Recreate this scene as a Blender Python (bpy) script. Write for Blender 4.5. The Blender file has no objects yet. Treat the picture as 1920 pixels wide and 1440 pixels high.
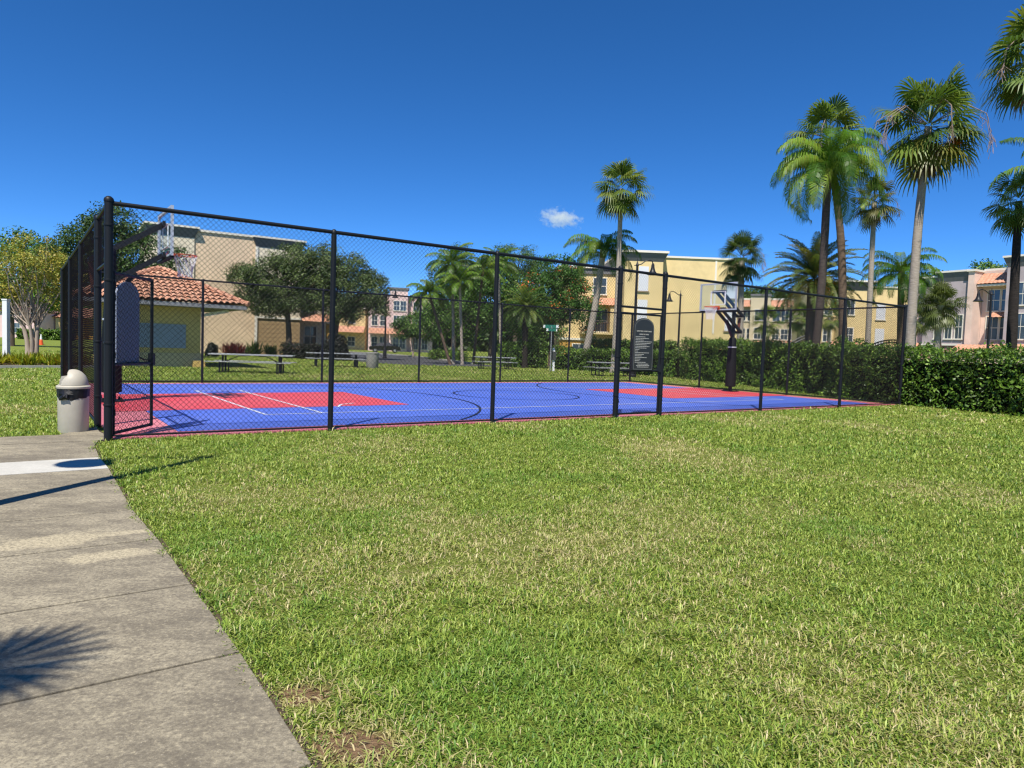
import bpy, bmesh, math, random
import numpy as np
from mathutils import Vector, Matrix
PI = math.pi
R_ = math.radians
S = bpy.context.scene
C = S.collection

# ---------------------------------------------------------------- camera
CAM_H, PITCH, ROLL, FPX = 1.38, 0.0534, 0.0340, 1282.8      # metres, radians, radians, focal length in px of a 1920 wide frame
_F = Vector((0, math.cos(PITCH), -math.sin(PITCH)))
_U0 = Vector((0, math.sin(PITCH), math.cos(PITCH)))
_R = math.cos(ROLL) * Vector((1, 0, 0)) + math.sin(ROLL) * _U0
_U = -math.sin(ROLL) * Vector((1, 0, 0)) + math.cos(ROLL) * _U0
cd = bpy.data.cameras.new('camera')
cam = bpy.data.objects.new('camera', cd)
C.objects.link(cam)
cam.matrix_world = Matrix(((_R.x, _U.x, -_F.x, 0), (_R.y, _U.y, -_F.y, 0), (_R.z, _U.z, -_F.z, CAM_H), (0, 0, 0, 1)))
cd.sensor_fit = 'HORIZONTAL'
cd.sensor_width = 36
cd.lens = FPX / 1920 * 36
cd.clip_start = 0.05
cd.clip_end = 6000
S.camera = cam

# ---------------------------------------------------------------- sky, sun, exposure
SUN_EL, SUN_AZ = 58.4, 12.5          # elevation; azimuth towards which the shadows fall, from +Y to +X
W = bpy.data.worlds.new('World')
S.world = W
W.use_nodes = True
nt = W.node_tree
sky = nt.nodes.new('ShaderNodeTexSky')
sky.sky_type = 'NISHITA'
sky.sun_disc = False
sky.sun_elevation = R_(SUN_EL)
sky.sun_rotation = R_(180 + SUN_AZ)
sky.altitude = 0
sky.air_density = 0.42
sky.dust_density = 0.0
sky.ozone_density = 6.3
bg = nt.nodes['Background']
hs = nt.nodes.new('ShaderNodeHueSaturation')
hs.inputs['Hue'].default_value = .501
hs.inputs['Saturation'].default_value = 1.2
hs.inputs['Value'].default_value = 1.0
nt.links.new(sky.outputs[0], hs.inputs['Color'])
nt.links.new(hs.outputs[0], bg.inputs[0])
bg.inputs[1].default_value = 0.14
sl = bpy.data.lights.new('sun', 'SUN')
sl.energy = 4.6
sl.angle = R_(0.53)
sl.color = (1.0, 0.95, 0.86)
so = bpy.data.objects.new('sun', sl)
C.objects.link(so)
_d = Vector((math.sin(R_(SUN_AZ)) * math.cos(R_(SUN_EL)), math.cos(R_(SUN_AZ)) * math.cos(R_(SUN_EL)), -math.sin(R_(SUN_EL))))
so.rotation_euler = _d.to_track_quat('-Z', 'Y').to_euler()
so.location = (-10, -20, 40)
S.view_settings.view_transform = 'Standard'
S.view_settings.look = 'None'
S.view_settings.exposure = 0.6
S.view_settings.gamma = 1.0
S.render.engine = 'CYCLES'
S.cycles.use_denoising = True
S.cycles.max_bounces = 6
S.cycles.diffuse_bounces = 3
S.cycles.transparent_max_bounces = 8
S.cycles.volume_bounces = 3
S.cycles.filter_width = 1.3

# ---------------------------------------------------------------- helpers: placing
def _ray(px, py):
    return _F + _R * ((px - 960) / FPX) - _U * ((py - 720) / FPX)
def ground(px, py, z=0.0):
    d = _ray(px, py); t = (z - CAM_H) / d.z
    return Vector((d.x * t, d.y * t, z))
def at(px, py, Y):
    d = _ray(px, py); t = Y / d.y
    return Vector((d.x * t, Y, CAM_H + d.z * t))
def foot(px, Y):
    """ground point at depth Y whose vertical passes the column px near the horizon"""
    p = at(px, 652 + (px - 960) * .034, Y)
    return Vector((p.x, Y, 0))
def zat(px, py, Y):
    return at(px, py, Y).z
TH = 0.6246
CO = Vector((-5.1976, 8.7938, 0))
CUx = Vector((math.cos(TH), math.sin(TH), 0)); CVx = Vector((-math.sin(TH), math.cos(TH), 0))
CL, CW = 21.28, 11.62
def ct(u, v, z=0.0):
    """court frame: u along the near fence, v away from it"""
    return CO + CUx * u + CVx * v + Vector((0, 0, z))

# ---------------------------------------------------------------- helpers: materials
MATS = {}
def _n(t, kind, **kw):
    n = t.nodes.new(kind)
    for k, v in kw.items(): setattr(n, k, v)
    return n
def mat(name, col, rough=0.6, spec=0.5, var=0.0, scale=4.0, bump=0.0, bscale=40.0, metal=0.0, col2=None, stretch=None, coord='Object'):
    """principled surface; var mixes col towards col2 with a soft noise, bump is a fine noise height"""
    if name in MATS: return MATS[name]
    m = bpy.data.materials.new(name); m.use_nodes = True
    t = m.node_tree; b = t.nodes['Principled BSDF']
    b.inputs['Roughness'].default_value = rough
    b.inputs['Specular IOR Level'].default_value = spec
    b.inputs['Metallic'].default_value = metal
    b.inputs['Base Color'].default_value = (*col, 1)
    tc = _n(t, 'ShaderNodeTexCoord')
    src = tc.outputs[coord]
    if stretch:
        mp = _n(t, 'ShaderNodeMapping'); mp.inputs['Scale'].default_value = stretch
        t.links.new(src, mp.inputs[0]); src = mp.outputs[0]
    if var > 0:
        nz = _n(t, 'ShaderNodeTexNoise'); nz.inputs['Scale'].default_value = scale; nz.inputs['Detail'].default_value = 6
        nz.inputs['Roughness'].default_value = 0.65
        t.links.new(src, nz.inputs['Vector'])
        rp = _n(t, 'ShaderNodeMapRange'); rp.inputs[1].default_value = 0.35; rp.inputs[2].default_value = 0.65; rp.inputs[4].default_value = var
        t.links.new(nz.outputs[0], rp.inputs[0])
        mx = _n(t, 'ShaderNodeMix', data_type='RGBA')
        mx.inputs[6].default_value = (*col, 1)
        c2 = col2 if col2 else tuple(c * 0.45 for c in col)
        mx.inputs[7].default_value = (*c2, 1)
        t.links.new(rp.outputs[0], mx.inputs[0]); t.links.new(mx.outputs[2], b.inputs['Base Color'])
    if bump > 0:
        nb = _n(t, 'ShaderNodeTexNoise'); nb.inputs['Scale'].default_value = bscale; nb.inputs['Detail'].default_value = 4
        t.links.new(src, nb.inputs['Vector'])
        bp = _n(t, 'ShaderNodeBump'); bp.inputs['Strength'].default_value = min(1, bump); bp.inputs['Distance'].default_value = 0.02
        t.links.new(nb.outputs[0], bp.inputs['Height']); t.links.new(bp.outputs[0], b.inputs['Normal'])
    MATS[name] = m
    return m
def leafmat(name, rough=0.45, spec=0.4, trans=0.3, tcol=(1.0, 1.0, 0.55)):
    """leaf surface whose own colour comes from the per-leaf 'tint' attribute"""
    if name in MATS: return MATS[name]
    m = bpy.data.materials.new(name); m.use_nodes = True
    t = m.node_tree; b = t.nodes['Principled BSDF']; out = t.nodes['Material Output']
    at_ = _n(t, 'ShaderNodeAttribute', attribute_name='tint')
    b.inputs['Roughness'].default_value = rough; b.inputs['Specular IOR Level'].default_value = spec
    t.links.new(at_.outputs['Color'], b.inputs['Base Color'])
    tr = _n(t, 'ShaderNodeBsdfTranslucent')
    mu = _n(t, 'ShaderNodeMix', data_type='RGBA', blend_type='MULTIPLY'); mu.inputs[0].default_value = 1
    mu.inputs[7].default_value = (*tcol, 1)
    t.links.new(at_.outputs['Color'], mu.inputs[6]); t.links.new(mu.outputs[2], tr.inputs['Color'])
    ms = _n(t, 'ShaderNodeMixShader'); ms.inputs[0].default_value = trans
    t.links.new(b.outputs[0], ms.inputs[1]); t.links.new(tr.outputs[0], ms.inputs[2]); t.links.new(ms.outputs[0], out.inputs[0])
    MATS[name] = m
    return m

# ---------------------------------------------------------------- helpers: tagging, linking
def tag(o, label=None, cat=None, group=None, kind=None):
    if label: o['label'] = label
    if cat: o['category'] = cat
    if group: o['group'] = group
    if kind: o['kind'] = kind
    return o
def empty(name, loc, rz=0.0, label=None, cat=None, group=None):
    o = bpy.data.objects.new(name, None); C.objects.link(o)
    o.location = loc; o.rotation_euler = (0, 0, rz); o.empty_display_size = 0.3
    return tag(o, label, cat, group)
def np_obj(name, V, F4, m, parent=None, tint=None, smooth=False):
    """V (n,3); F4 (k,3) or (k,4) index array -> one mesh object; tint (n,3) becomes the 'tint' attribute"""
    V = np.asarray(V, dtype=np.float32); F4 = np.asarray(F4, dtype=np.int32)
    me = bpy.data.meshes.new(name)
    k, w = F4.shape
    me.vertices.add(len(V)); me.vertices.foreach_set('co', V.ravel())
    me.loops.add(k * w); me.loops.foreach_set('vertex_index', F4.ravel())
    me.polygons.add(k); me.polygons.foreach_set('loop_start', np.arange(0, k * w, w, dtype=np.int32))
    if smooth: me.polygons.foreach_set('use_smooth', np.ones(k, dtype=bool))
    if tint is not None:
        a = me.attributes.new('tint', 'FLOAT_COLOR', 'POINT')
        a.data.foreach_set('color', np.concatenate([tint, np.ones((len(V), 1))], 1).astype(np.float32).ravel())
    me.update(calc_edges=True)
    me.materials.append(m)
    o = bpy.data.objects.new(name, me); C.objects.link(o)
    if parent: o.parent = parent
    return o
class MB:
    """collects simple solids and links them as ONE mesh object"""
    def __init__(s): s.v = []; s.f = []; s.mi = []; s.cur = 0
    def add(s, vs, fs):
        o = len(s.v); s.v += [tuple(v) for v in vs]; s.f += [tuple(i + o for i in f) for f in fs]; s.mi += [s.cur] * len(fs)
        return s
    def box(s, a, b):
        x0, y0, z0 = a; x1, y1, z1 = b
        return s.add([(x0, y0, z0), (x1, y0, z0), (x1, y1, z0), (x0, y1, z0), (x0, y0, z1), (x1, y0, z1), (x1, y1, z1), (x0, y1, z1)],
                     [(3, 2, 1, 0), (4, 5, 6, 7), (0, 1, 5, 4), (1, 2, 6, 5), (2, 3, 7, 6), (3, 0, 4, 7)])
    def bar(s, p, q, w, h=None, up=(0, 0, 1)):
        """rectangular bar from p to q"""
        p = Vector(p); q = Vector(q); h = h or w
        d = (q - p).normalized(); u = Vector(up)
        if abs(d.dot(u)) > .98: u = Vector((1, 0, 0))
        x = d.cross(u).normalized() * w / 2; y = x.normalized().cross(d).normalized() * h / 2
        vs = [p - x - y, p + x - y, p + x + y, p - x + y, q - x - y, q + x - y, q + x + y, q - x + y]
        return s.add(vs, [(0, 1, 2, 3), (7, 6, 5, 4), (0, 4, 5, 1), (1, 5, 6, 2), (2, 6, 7, 3), (3, 7, 4, 0)])
    def tube(s, pts, rad, n=10, cap=True):
        pts = [Vector(p) for p in pts]
        if not isinstance(rad, (list, tuple)): rad = [rad] * len(pts)
        rings = []
        px = None
        for i, p in enumerate(pts):
            d = (pts[min(i + 1, len(pts) - 1)] - pts[max(i - 1, 0)]).normalized()
            if px is None:
                a = Vector((0, 0, 1)) if abs(d.z) < .9 else Vector((1, 0, 0))
                px = d.cross(a).normalized()
            px = (px - d * px.dot(d)).normalized(); py = d.cross(px)
            rings.append([p + (px * math.cos(2 * PI * k / n) + py * math.sin(2 * PI * k / n)) * rad[i] for k in range(n)])
        vs = [v for r in rings for v in r]; fs = []
        for i in range(len(pts) - 1):
            for k in range(n):
                a = i * n + k; b = i * n + (k + 1) % n
                fs.append((a, b, b + n, a + n))
        if cap:
            fs.append(tuple(range(n - 1, -1, -1))); fs.append(tuple((len(pts) - 1) * n + k for k in range(n)))
        return s.add(vs, fs)
    def lathe(s, prof, c=(0, 0, 0), n=24):
        vs = []; fs = []
        for r, z in prof:
            for k in range(n): vs.append((c[0] + r * math.cos(2 * PI * k / n), c[1] + r * math.sin(2 * PI * k / n), c[2] + z))
        for i in range(len(prof) - 1):
            for k in range(n):
                a = i * n + k; b = i * n + (k + 1) % n
                fs.append((a, b, b + n, a + n))
        return s.add(vs, fs)
    def prism(s, poly, z0, z1):
        n = len(poly)
        vs = [(p[0], p[1], z0) for p in poly] + [(p[0], p[1], z1) for p in poly]
        fs = [tuple(range(n - 1, -1, -1)), tuple(range(n, 2 * n))] + [(i, (i + 1) % n, (i + 1) % n + n, i + n) for i in range(n)]
        return s.add(vs, fs)
    def sheet(s, poly, z):
        return s.add([(p[0], p[1], z) for p in poly], [tuple(range(len(poly)))])
    def build(s, name, m, parent=None, smooth=False, bevel=0.0):
        me = bpy.data.meshes.new(name)
        me.from_pydata(s.v, [], s.f)
        ms = m if isinstance(m, (list, tuple)) else [m]
        for x in ms: me.materials.append(x)
        if len(ms) > 1: me.polygons.foreach_set('material_index', s.mi)
        if smooth:
            me.polygons.foreach_set('use_smooth', [True] * len(me.polygons))
            try: me.set_sharp_from_angle(angle=R_(40))
            except Exception: pass
        me.update()
        o = bpy.data.objects.new(name, me); C.objects.link(o)
        if parent: o.parent = parent
        if bevel > 0:
            bv = o.modifiers.new('bevel', 'BEVEL'); bv.width = bevel; bv.segments = 2; bv.limit_method = 'ANGLE'
        return o
def copy_tree(o, parent=None):
    c = o.copy(); C.objects.link(c); c.parent = parent
    for ch in o.children: copy_tree(ch, c)
    return c

# ---------------------------------------------------------------- helpers: noise in numpy
def _hash(i, j, k, seed):
    h = (i * 374761393 + j * 668265263 + k * 2147483647 + seed * 144665) & 0xffffffff
    h = ((h ^ (h >> 13)) * 1274126177) & 0xffffffff
    return ((h ^ (h >> 16)) & 0xffff) / 65535.0
def vnoise(P, scale, seed=0):
    P = np.asarray(P, dtype=np.float64) * scale
    if P.shape[1] == 2: P = np.concatenate([P, np.zeros((len(P), 1))], 1)
    i = np.floor(P).astype(np.int64); f = P - i; f = f * f * (3 - 2 * f)
    r = 0
    for a in (0, 1):
        for b in (0, 1):
            for c in (0, 1):
                w = np.where(a, f[:, 0], 1 - f[:, 0]) * np.where(b, f[:, 1], 1 - f[:, 1]) * np.where(c, f[:, 2], 1 - f[:, 2])
                r = r + w * _hash(i[:, 0] + a, i[:, 1] + b, i[:, 2] + c, seed)
    return r
def fbm(P, scale, seed=0, o=3):
    r = 0; a = 1; t = 0
    for k in range(o): r = r + a * vnoise(P, scale * 2 ** k, seed + k); t += a; a *= .5
    return r / t
def inpoly(P, poly):
    x, y = P[:, 0], P[:, 1]; r = np.zeros(len(P), bool); n = len(poly)
    for i in range(n):
        x0, y0 = poly[i][0], poly[i][1]; x1, y1 = poly[(i + 1) % n][0], poly[(i + 1) % n][1]
        c = ((y0 > y) != (y1 > y)) & (x < (x1 - x0) * (y - y0) / (y1 - y0 + 1e-12) + x0)
        r ^= c
    return r
def unit(a): return a / (np.linalg.norm(a, axis=-1, keepdims=True) + 1e-9)

# ---------------------------------------------------------------- materials
M_black = mat('black_vinyl', (0.008, 0.009, 0.012), .5, .28)
M_wire = mat('black_wire', (0.005, 0.005, 0.006), .6, .2)
M_blackp = mat('black_paint', (0.012, 0.012, 0.014), .45, .35)
M_lawn = None
M_white = mat('white_paint', (0.78, 0.78, 0.76), .5, .4, var=.15, scale=6)
M_glass = mat('window_glass', (0.05, 0.07, 0.09), .08, .9)
M_cream = mat('cream_trim', (0.75, 0.70, 0.60), .7, .3, var=.12, scale=2)
M_tile = mat('clay_tile', (0.42, 0.185, 0.105), .75, .25, var=.9, scale=3.5, col2=(0.58, 0.33, 0.225), bump=.3, bscale=12)
M_trunk_grey = mat('palm_bark_grey', (0.40, 0.345, 0.285), .9, .2, var=.7, scale=5, col2=(0.24, 0.195, 0.155), bump=.9, bscale=9, stretch=(1, 1, 6))
M_trunk_brown = mat('palm_bark_brown', (0.16, 0.11, 0.075), .9, .2, var=.7, scale=5, col2=(0.07, 0.05, 0.035), bump=.9, bscale=9, stretch=(1, 1, 5))
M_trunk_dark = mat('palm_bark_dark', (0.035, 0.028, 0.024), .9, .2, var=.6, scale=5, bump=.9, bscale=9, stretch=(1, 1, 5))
M_bark = mat('tree_bark', (0.13, 0.10, 0.075), .9, .2, var=.7, scale=6, bump=.9, bscale=14, stretch=(1, 1, .3))
M_bark_pale = mat('pale_bark', (0.42, 0.34, 0.27), .85, .2, var=.7, scale=5, col2=(0.22, 0.17, 0.13), bump=.6, bscale=10, stretch=(1, 1, .3))
L_tree = leafmat('tree_leaf', .5, .35, .25)
L_gloss = leafmat('hedge_leaf', .46, .4, .22)
L_palm = leafmat('palm_leaf', .42, .4, .38)
L_grass = leafmat('grass_blade', .45, .32, .30)
L_dry = leafmat('dry_leaf', .8, .1, .2, (1, .9, .7))

# ================================================================ SETTING
# ---- lawn: one sheet to the horizon
def lawn_material():
    m = bpy.data.materials.new('lawn'); m.use_nodes = True
    t = m.node_tree; b = t.nodes['Principled BSDF']; b.inputs['Roughness'].default_value = .9; b.inputs['Specular IOR Level'].default_value = .15
    tc = _n(t, 'ShaderNodeTexCoord')
    def noise(s, d=5):
        n = _n(t, 'ShaderNodeTexNoise'); n.inputs['Scale'].default_value = s; n.inputs['Detail'].default_value = d
        n.inputs['Roughness'].default_value = .7
        t.links.new(tc.outputs['Object'], n.inputs['Vector']); return n
    def mix(fac, a, c, lo, hi):
        r = _n(t, 'ShaderNodeMapRange'); r.inputs[1].default_value = lo; r.inputs[2].default_value = hi
        t.links.new(fac, r.inputs[0])
        x = _n(t, 'ShaderNodeMix', data_type='RGBA'); t.links.new(r.outputs[0], x.inputs[0])
        for s, v in ((6, a), (7, c)):
            if isinstance(v, tuple): x.inputs[s].default_value = (*v, 1)
            else: t.links.new(v, x.inputs[s])
        return x.outputs[2]
    big, mid, fine = noise(.35, 4), noise(2.5, 6), noise(28, 8)
    g1 = mix(fine.outputs[0], (0.09, 0.125, 0.016), (0.24, 0.29, 0.050), .3, .7)
    d1 = mix(fine.outputs[0], (0.13, 0.10, 0.045), (0.27, 0.22, 0.10), .3, .7)
    c1 = mix(mid.outputs[0], g1, d1, .54, .72)
    c2 = mix(big.outputs[0], c1, g1, .4, .62)
    wn = noise(9, 6); cc = c2                               # two worn bare spots by the walk
    for (px_, py_, rx_, ry_) in ((-.50, 2.27, .16, .11), (-.77, 2.60, .10, .08), (-.12, 2.13, .08, .05)):
        m2 = _n(t, 'ShaderNodeMapping'); m2.vector_type = 'TEXTURE'; m2.inputs['Location'].default_value = (px_, py_, 0); m2.inputs['Scale'].default_value = (rx_, ry_, 1)
        t.links.new(tc.outputs['Object'], m2.inputs[0]); le = _n(t, 'ShaderNodeVectorMath', operation='LENGTH'); t.links.new(m2.outputs[0], le.inputs[0])
        ad = _n(t, 'ShaderNodeMath', operation='MULTIPLY_ADD'); t.links.new(wn.outputs[0], ad.inputs[0]); ad.inputs[1].default_value = -1.6; t.links.new(le.outputs['Value'], ad.inputs[2])
        cc = mix(ad.outputs[0], mix(fine.outputs[0], (.16, .095, .05), (.34, .22, .125), .35, .65), cc, .0, .45)
    t.links.new(cc, b.inputs['Base Color'])
    bp = _n(t, 'ShaderNodeBump'); bp.inputs['Strength'].default_value = .9; bp.inputs['Distance'].default_value = .05
    t.links.new(fine.outputs[0], bp.inputs['Height']); t.links.new(bp.outputs[0], b.inputs['Normal'])
    return m
M_lawn = lawn_material()
g = MB(); g.sheet([(-2500, -200), (2500, -200), (2500, 3500), (-2500, 3500)], 0.0)
tag(g.build('lawn', M_lawn), kind='structure')

# ---- sidewalk of separate concrete slabs
def concrete(name, base, dark, cream, stain, crm):
    m = bpy.data.materials.new(name); m.use_nodes = True
    t = m.node_tree; b = t.nodes['Principled BSDF']; b.inputs['Roughness'].default_value = .88; b.inputs['Specular IOR Level'].default_value = .25
    tc = _n(t, 'ShaderNodeTexCoord')
    mp = _n(t, 'ShaderNodeMapping'); mp.inputs['Rotation'].default_value = (0, 0, -R_(35)); mp.inputs['Scale'].default_value = (.7, 1.35, 1)
    t.links.new(tc.outputs['Object'], mp.inputs[0])
    def noise(s, d=8, src=None, ro=.68):
        n = _n(t, 'ShaderNodeTexNoise'); n.inputs['Scale'].default_value = s; n.inputs['Detail'].default_value = d; n.inputs['Roughness'].default_value = ro
        t.links.new(src or tc.outputs['Object'], n.inputs['Vector']); return n
    def mix(fac, a, c, lo, hi, top=1.0):
        r = _n(t, 'ShaderNodeMapRange'); r.inputs[1].default_value = lo; r.inputs[2].default_value = hi; r.inputs[4].default_value = top
        t.links.new(fac, r.inputs[0])
        x = _n(t, 'ShaderNodeMix', data_type='RGBA'); t.links.new(r.outputs[0], x.inputs[0])
        for s, v in ((6, a), (7, c)):
            if isinstance(v, tuple): x.inputs[s].default_value = (*v, 1)
            else: t.links.new(v, x.inputs[s])
        return x.outputs[2]
    n1 = noise(1.3, 12, mp.outputs[0], .78); n3 = noise(48, 7, None, .8); n4 = noise(8, 10, mp.outputs[0], .8)
    c = mix(n1.outputs[0], base, dark, .40, .66, stain)
    c = mix(n4.outputs[0], c, dark, .47, .70, stain * .85)
    wn = noise(6.5, 8)
    for (px_, py_, rx_, ry_) in ((-2.92, 4.42, .30, .17), (-3.12, 4.22, .2, .08), (-2.45, 4.12, .24, .10), (-2.62, 4.62, .3, .05)):
        m2 = _n(t, 'ShaderNodeMapping'); m2.vector_type = 'TEXTURE'; m2.inputs['Location'].default_value = (px_, py_, 0); m2.inputs['Rotation'].default_value = (0, 0, R_(35)); m2.inputs['Scale'].default_value = (rx_, ry_, 1)
        t.links.new(tc.outputs['Object'], m2.inputs[0]); le = _n(t, 'ShaderNodeVectorMath', operation='LENGTH'); t.links.new(m2.outputs[0], le.inputs[0])
        ad = _n(t, 'ShaderNodeMath', operation='MULTIPLY_ADD'); t.links.new(wn.outputs[0], ad.inputs[0]); ad.inputs[1].default_value = -2.6; t.links.new(le.outputs['Value'], ad.inputs[2])
        c = mix(ad.outputs[0], cream, c, -.55, -.05, 1.0) if crm > .6 else c
    v = _n(t, 'ShaderNodeTexVoronoi'); v.inputs['Scale'].default_value = 75; t.links.new(tc.outputs['Object'], v.inputs['Vector'])
    sp = _n(t, 'ShaderNodeMath', operation='LESS_THAN'); sp.inputs[1].default_value = .17; t.links.new(v.outputs['Distance'], sp.inputs[0])
    x = _n(t, 'ShaderNodeMix', data_type='RGBA'); sm = _n(t, 'ShaderNodeMath', operation='MULTIPLY'); sm.inputs[1].default_value = .38 * stain
    t.links.new(sp.outputs[0], sm.inputs[0]); t.links.new(sm.outputs[0], x.inputs[0]); t.links.new(c, x.inputs[6]); x.inputs[7].default_value = (.42, .38, .32, 1)
    c = mix(n3.outputs[0], x.outputs[2], dark, .45, .62, stain * .85)
    c = mix(n3.outputs[0], cream, c, .30, .44, 1.0)
    t.links.new(c, b.inputs['Base Color'])
    bp = _n(t, 'ShaderNodeBump'); bp.inputs['Strength'].default_value = .55; bp.inputs['Distance'].default_value = .006
    t.links.new(n3.outputs[0], bp.inputs['Height']); t.links.new(bp.outputs[0], b.inputs['Normal'])
    return m
M_conc = concrete('old_concrete', (0.385, 0.335, 0.235), (0.125, 0.107, 0.080), (0.46, 0.395, 0.265), 1.0, .85)
M_concn = concrete('new_concrete', (0.54, 0.52, 0.46), (0.36, 0.34, 0.30), (0.58, 0.55, 0.48), .5, .5)
M_soil = mat('soil', (0.10, 0.075, 0.05), .95, .1, var=.7, scale=20, bump=.6, bscale=60)
edge = [(1.55, -1.0), (0.47, 0.55), (-0.10, 1.38), (-0.60, 2.13), (-1.14, 2.90), (-1.73, 3.70), (-2.34, 4.52), (-2.92, 5.26), (-3.62, 6.25), (-4.05, 6.86), (-4.50, 7.45), (-5.05, 8.26), (-5.22, 8.62)]
cross = Vector((.815, .58))
WIDTH = 2.6
sw = MB(); sn = MB()
GAP = .010
for i in range(len(edge) - 1):
    a, b = Vector(edge[i]), Vector(edge[i + 1]); d = (b - a).normalized() * GAP
    a2, b2 = a + d, b - d
    q = [a2, b2, b2 - cross * WIDTH, a2 - cross * WIDTH]
    (sn if i == 9 else sw).prism(q, -.05, .022 if i != 9 else .025)
# landing slab by the gate
land = [(-5.24, 8.66), (-5.20, 8.92), ct(-.03, .75)[:2], ct(-.03, 1.40)[:2], (-5.98, 9.0), (-6.5, 8.64), (-7.34, 7.15)]
sw.prism([Vector(p[:2]) for p in land], -.05, .0215)
tag(sw.build('sidewalk', M_conc, bevel=.004), kind='structure')
tag(sn.build('sidewalk_slab', M_concn, bevel=.004), kind='structure')
walkpoly = [edge[0]] + edge[1:] + [(-5.20, 8.92), tuple(ct(-.03, 1.40)[:2]), (-5.98, 9.0), (-6.5, 8.64), (-7.34, 7.15)] + [tuple(Vector(e) - cross * WIDTH) for e in edge[-2::-1]]
js = MB()
js.prism([Vector(p) + (cross * .035 if i < len(edge) else Vector((0, 0))) for i, p in enumerate(walkpoly)], -.06, .006)
tag(js.build('sidewalk_bed', M_soil), kind='structure')

# ---- court floor: interlocking sport tiles
def court_mat(name, col, rough=.42):
    m = bpy.data.materials.new(name); m.use_nodes = True
    t = m.node_tree; b = t.nodes['Principled BSDF']; b.inputs['Roughness'].default_value = rough; b.inputs['Specular IOR Level'].default_value = .5
    tc = _n(t, 'ShaderNodeTexCoord')
    mp = _n(t, 'ShaderNodeMapping'); mp.inputs['Rotation'].default_value = (0, 0, -TH)
    t.links.new(tc.outputs['Object'], mp.inputs[0])
    br = _n(t, 'ShaderNodeTexBrick'); br.offset = 0; br.inputs['Scale'].default_value = 1
    br.inputs['Brick Width'].default_value = .305; br.inputs['Row Height'].default_value = .305; br.inputs['Mortar Size'].default_value = .004
    br.inputs['Color1'].default_value = (*col, 1); br.inputs['Color2'].default_value = (*[c * .90 + .004 for c in col], 1)
    br.inputs['Mortar'].default_value = (*[c * .45 for c in col], 1)
    t.links.new(mp.outputs[0], br.inputs['Vector'])
    nz = _n(t, 'ShaderNodeTexNoise'); nz.inputs['Scale'].default_value = .8; nz.inputs['Detail'].default_value = 7; t.links.new(tc.outputs['Object'], nz.inputs['Vector'])
    r = _n(t, 'ShaderNodeMapRange'); r.inputs[1].default_value = .42; r.inputs[2].default_value = .72; r.inputs[4].default_value = .55; t.links.new(nz.outputs[0], r.inputs[0])
    x = _n(t, 'ShaderNodeMix', data_type='RGBA'); t.links.new(r.outputs[0], x.inputs[0]); t.links.new(br.outputs[0], x.inputs[6])
    x.inputs[7].default_value = (*[c * .75 + .07 for c in col], 1)
    t.links.new(x.outputs[2], b.inputs['Base Color'])
    br2 = _n(t, 'ShaderNodeTexBrick'); br2.offset = 0; br2.inputs['Scale'].default_value = 1
    br2.inputs['Brick Width'].default_value = .0254; br2.inputs['Row Height'].default_value = .0254; br2.inputs['Mortar Size'].default_value = .003
    t.links.new(mp.outputs[0], br2.inputs['Vector'])
    bp = _n(t, 'ShaderNodeBump'); bp.inputs['Strength'].default_value = .25; bp.inputs['Distance'].default_value = .002
    t.links.new(br2.outputs['Fac'], bp.inputs['Height']); t.links.new(bp.outputs[0], b.inputs['Normal'])
    return m
MC_pink = court_mat('court_pink', (0.70, 0.20, 0.235)); MC_blue = court_mat('court_blue', (0.085, 0.155, 0.63)); MC_red = court_mat('court_red', (0.68, 0.070, 0.085))
MC_white = mat('court_line_white', (0.62, 0.64, 0.70), .5, .4); MC_black = mat('court_line_black', (0.015, 0.015, 0.03), .5, .4)
cf = MB()
def crect(u0, u1, v0, v1, z): cf.sheet([ct(u0, v0), ct(u1, v0), ct(u1, v1), ct(u0, v1)], z)
cf.cur = 0
cf.prism([ct(.06, .06), ct(CL - .06, .06), ct(CL - .06, CW - .06), ct(.06, CW - .06)], -.05, .020)
cf.cur = 1
crect(.90, CL - .90, .46, CW - .46, .0235)
cf.cur = 2
crect(.35, 6.15, 3.55, 7.45, .027)
crect(CL - 6.4, CL - .35, 3.55, 7.45, .027)
def line(pts, w=.05, z=.0305):
    pts = [Vector((p[0], p[1])) for p in pts]
    L = []; Rr = []
    for i, p in enumerate(pts):
        d = (pts[min(i + 1, len(pts) - 1)] - pts[max(i - 1, 0)]).normalized(); n = Vector((-d.y, d.x)) * w / 2
        L.append(p + n); Rr.append(p - n)
    for i in range(len(pts) - 1):
        cf.sheet([ct(*Rr[i]), ct(*Rr[i + 1]), ct(*L[i + 1]), ct(*L[i])], z)
cf.cur = 3
for u in (2.65, 3.70, 17.6, 18.65): line([(u, 2.33), (u, 8.35)], z=.0305)
line([(2.63, 2.3), (18.67, 2.3)], z=.0315)
line([(2.63, 8.38), (18.67, 8.38)], z=.0315)
line([(4.4, 3.35), (4.7, 3.9), (5.1, 4.15)], w=.05, z=.0315)
cf.cur = 4
def arc(c0, r, a0, a1, z=.0325, w=.05):
    n = 40; line([(c0[0] + r * math.cos(a0 + (a1 - a0) * i / n), c0[1] + r * math.sin(a0 + (a1 - a0) * i / n)) for i in range(n + 1)], w, z)
arc((1.6, 5.65), 6.55, -R_(52), R_(52)); arc((CL - 1.6, 5.65), 6.55, PI - R_(52), PI + R_(52))
arc((CL / 2, 5.65), 1.8, 0, 2 * PI, z=.034, w=.045)
tag(cf.build('court_floor', [MC_pink, MC_blue, MC_red, MC_white, MC_black]), kind='structure')
courtpoly = [tuple(ct(.0, .03)[:2]), tuple(ct(CL, .03)[:2]), tuple(ct(CL, CW)[:2]), tuple(ct(0, CW)[:2])]

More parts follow.
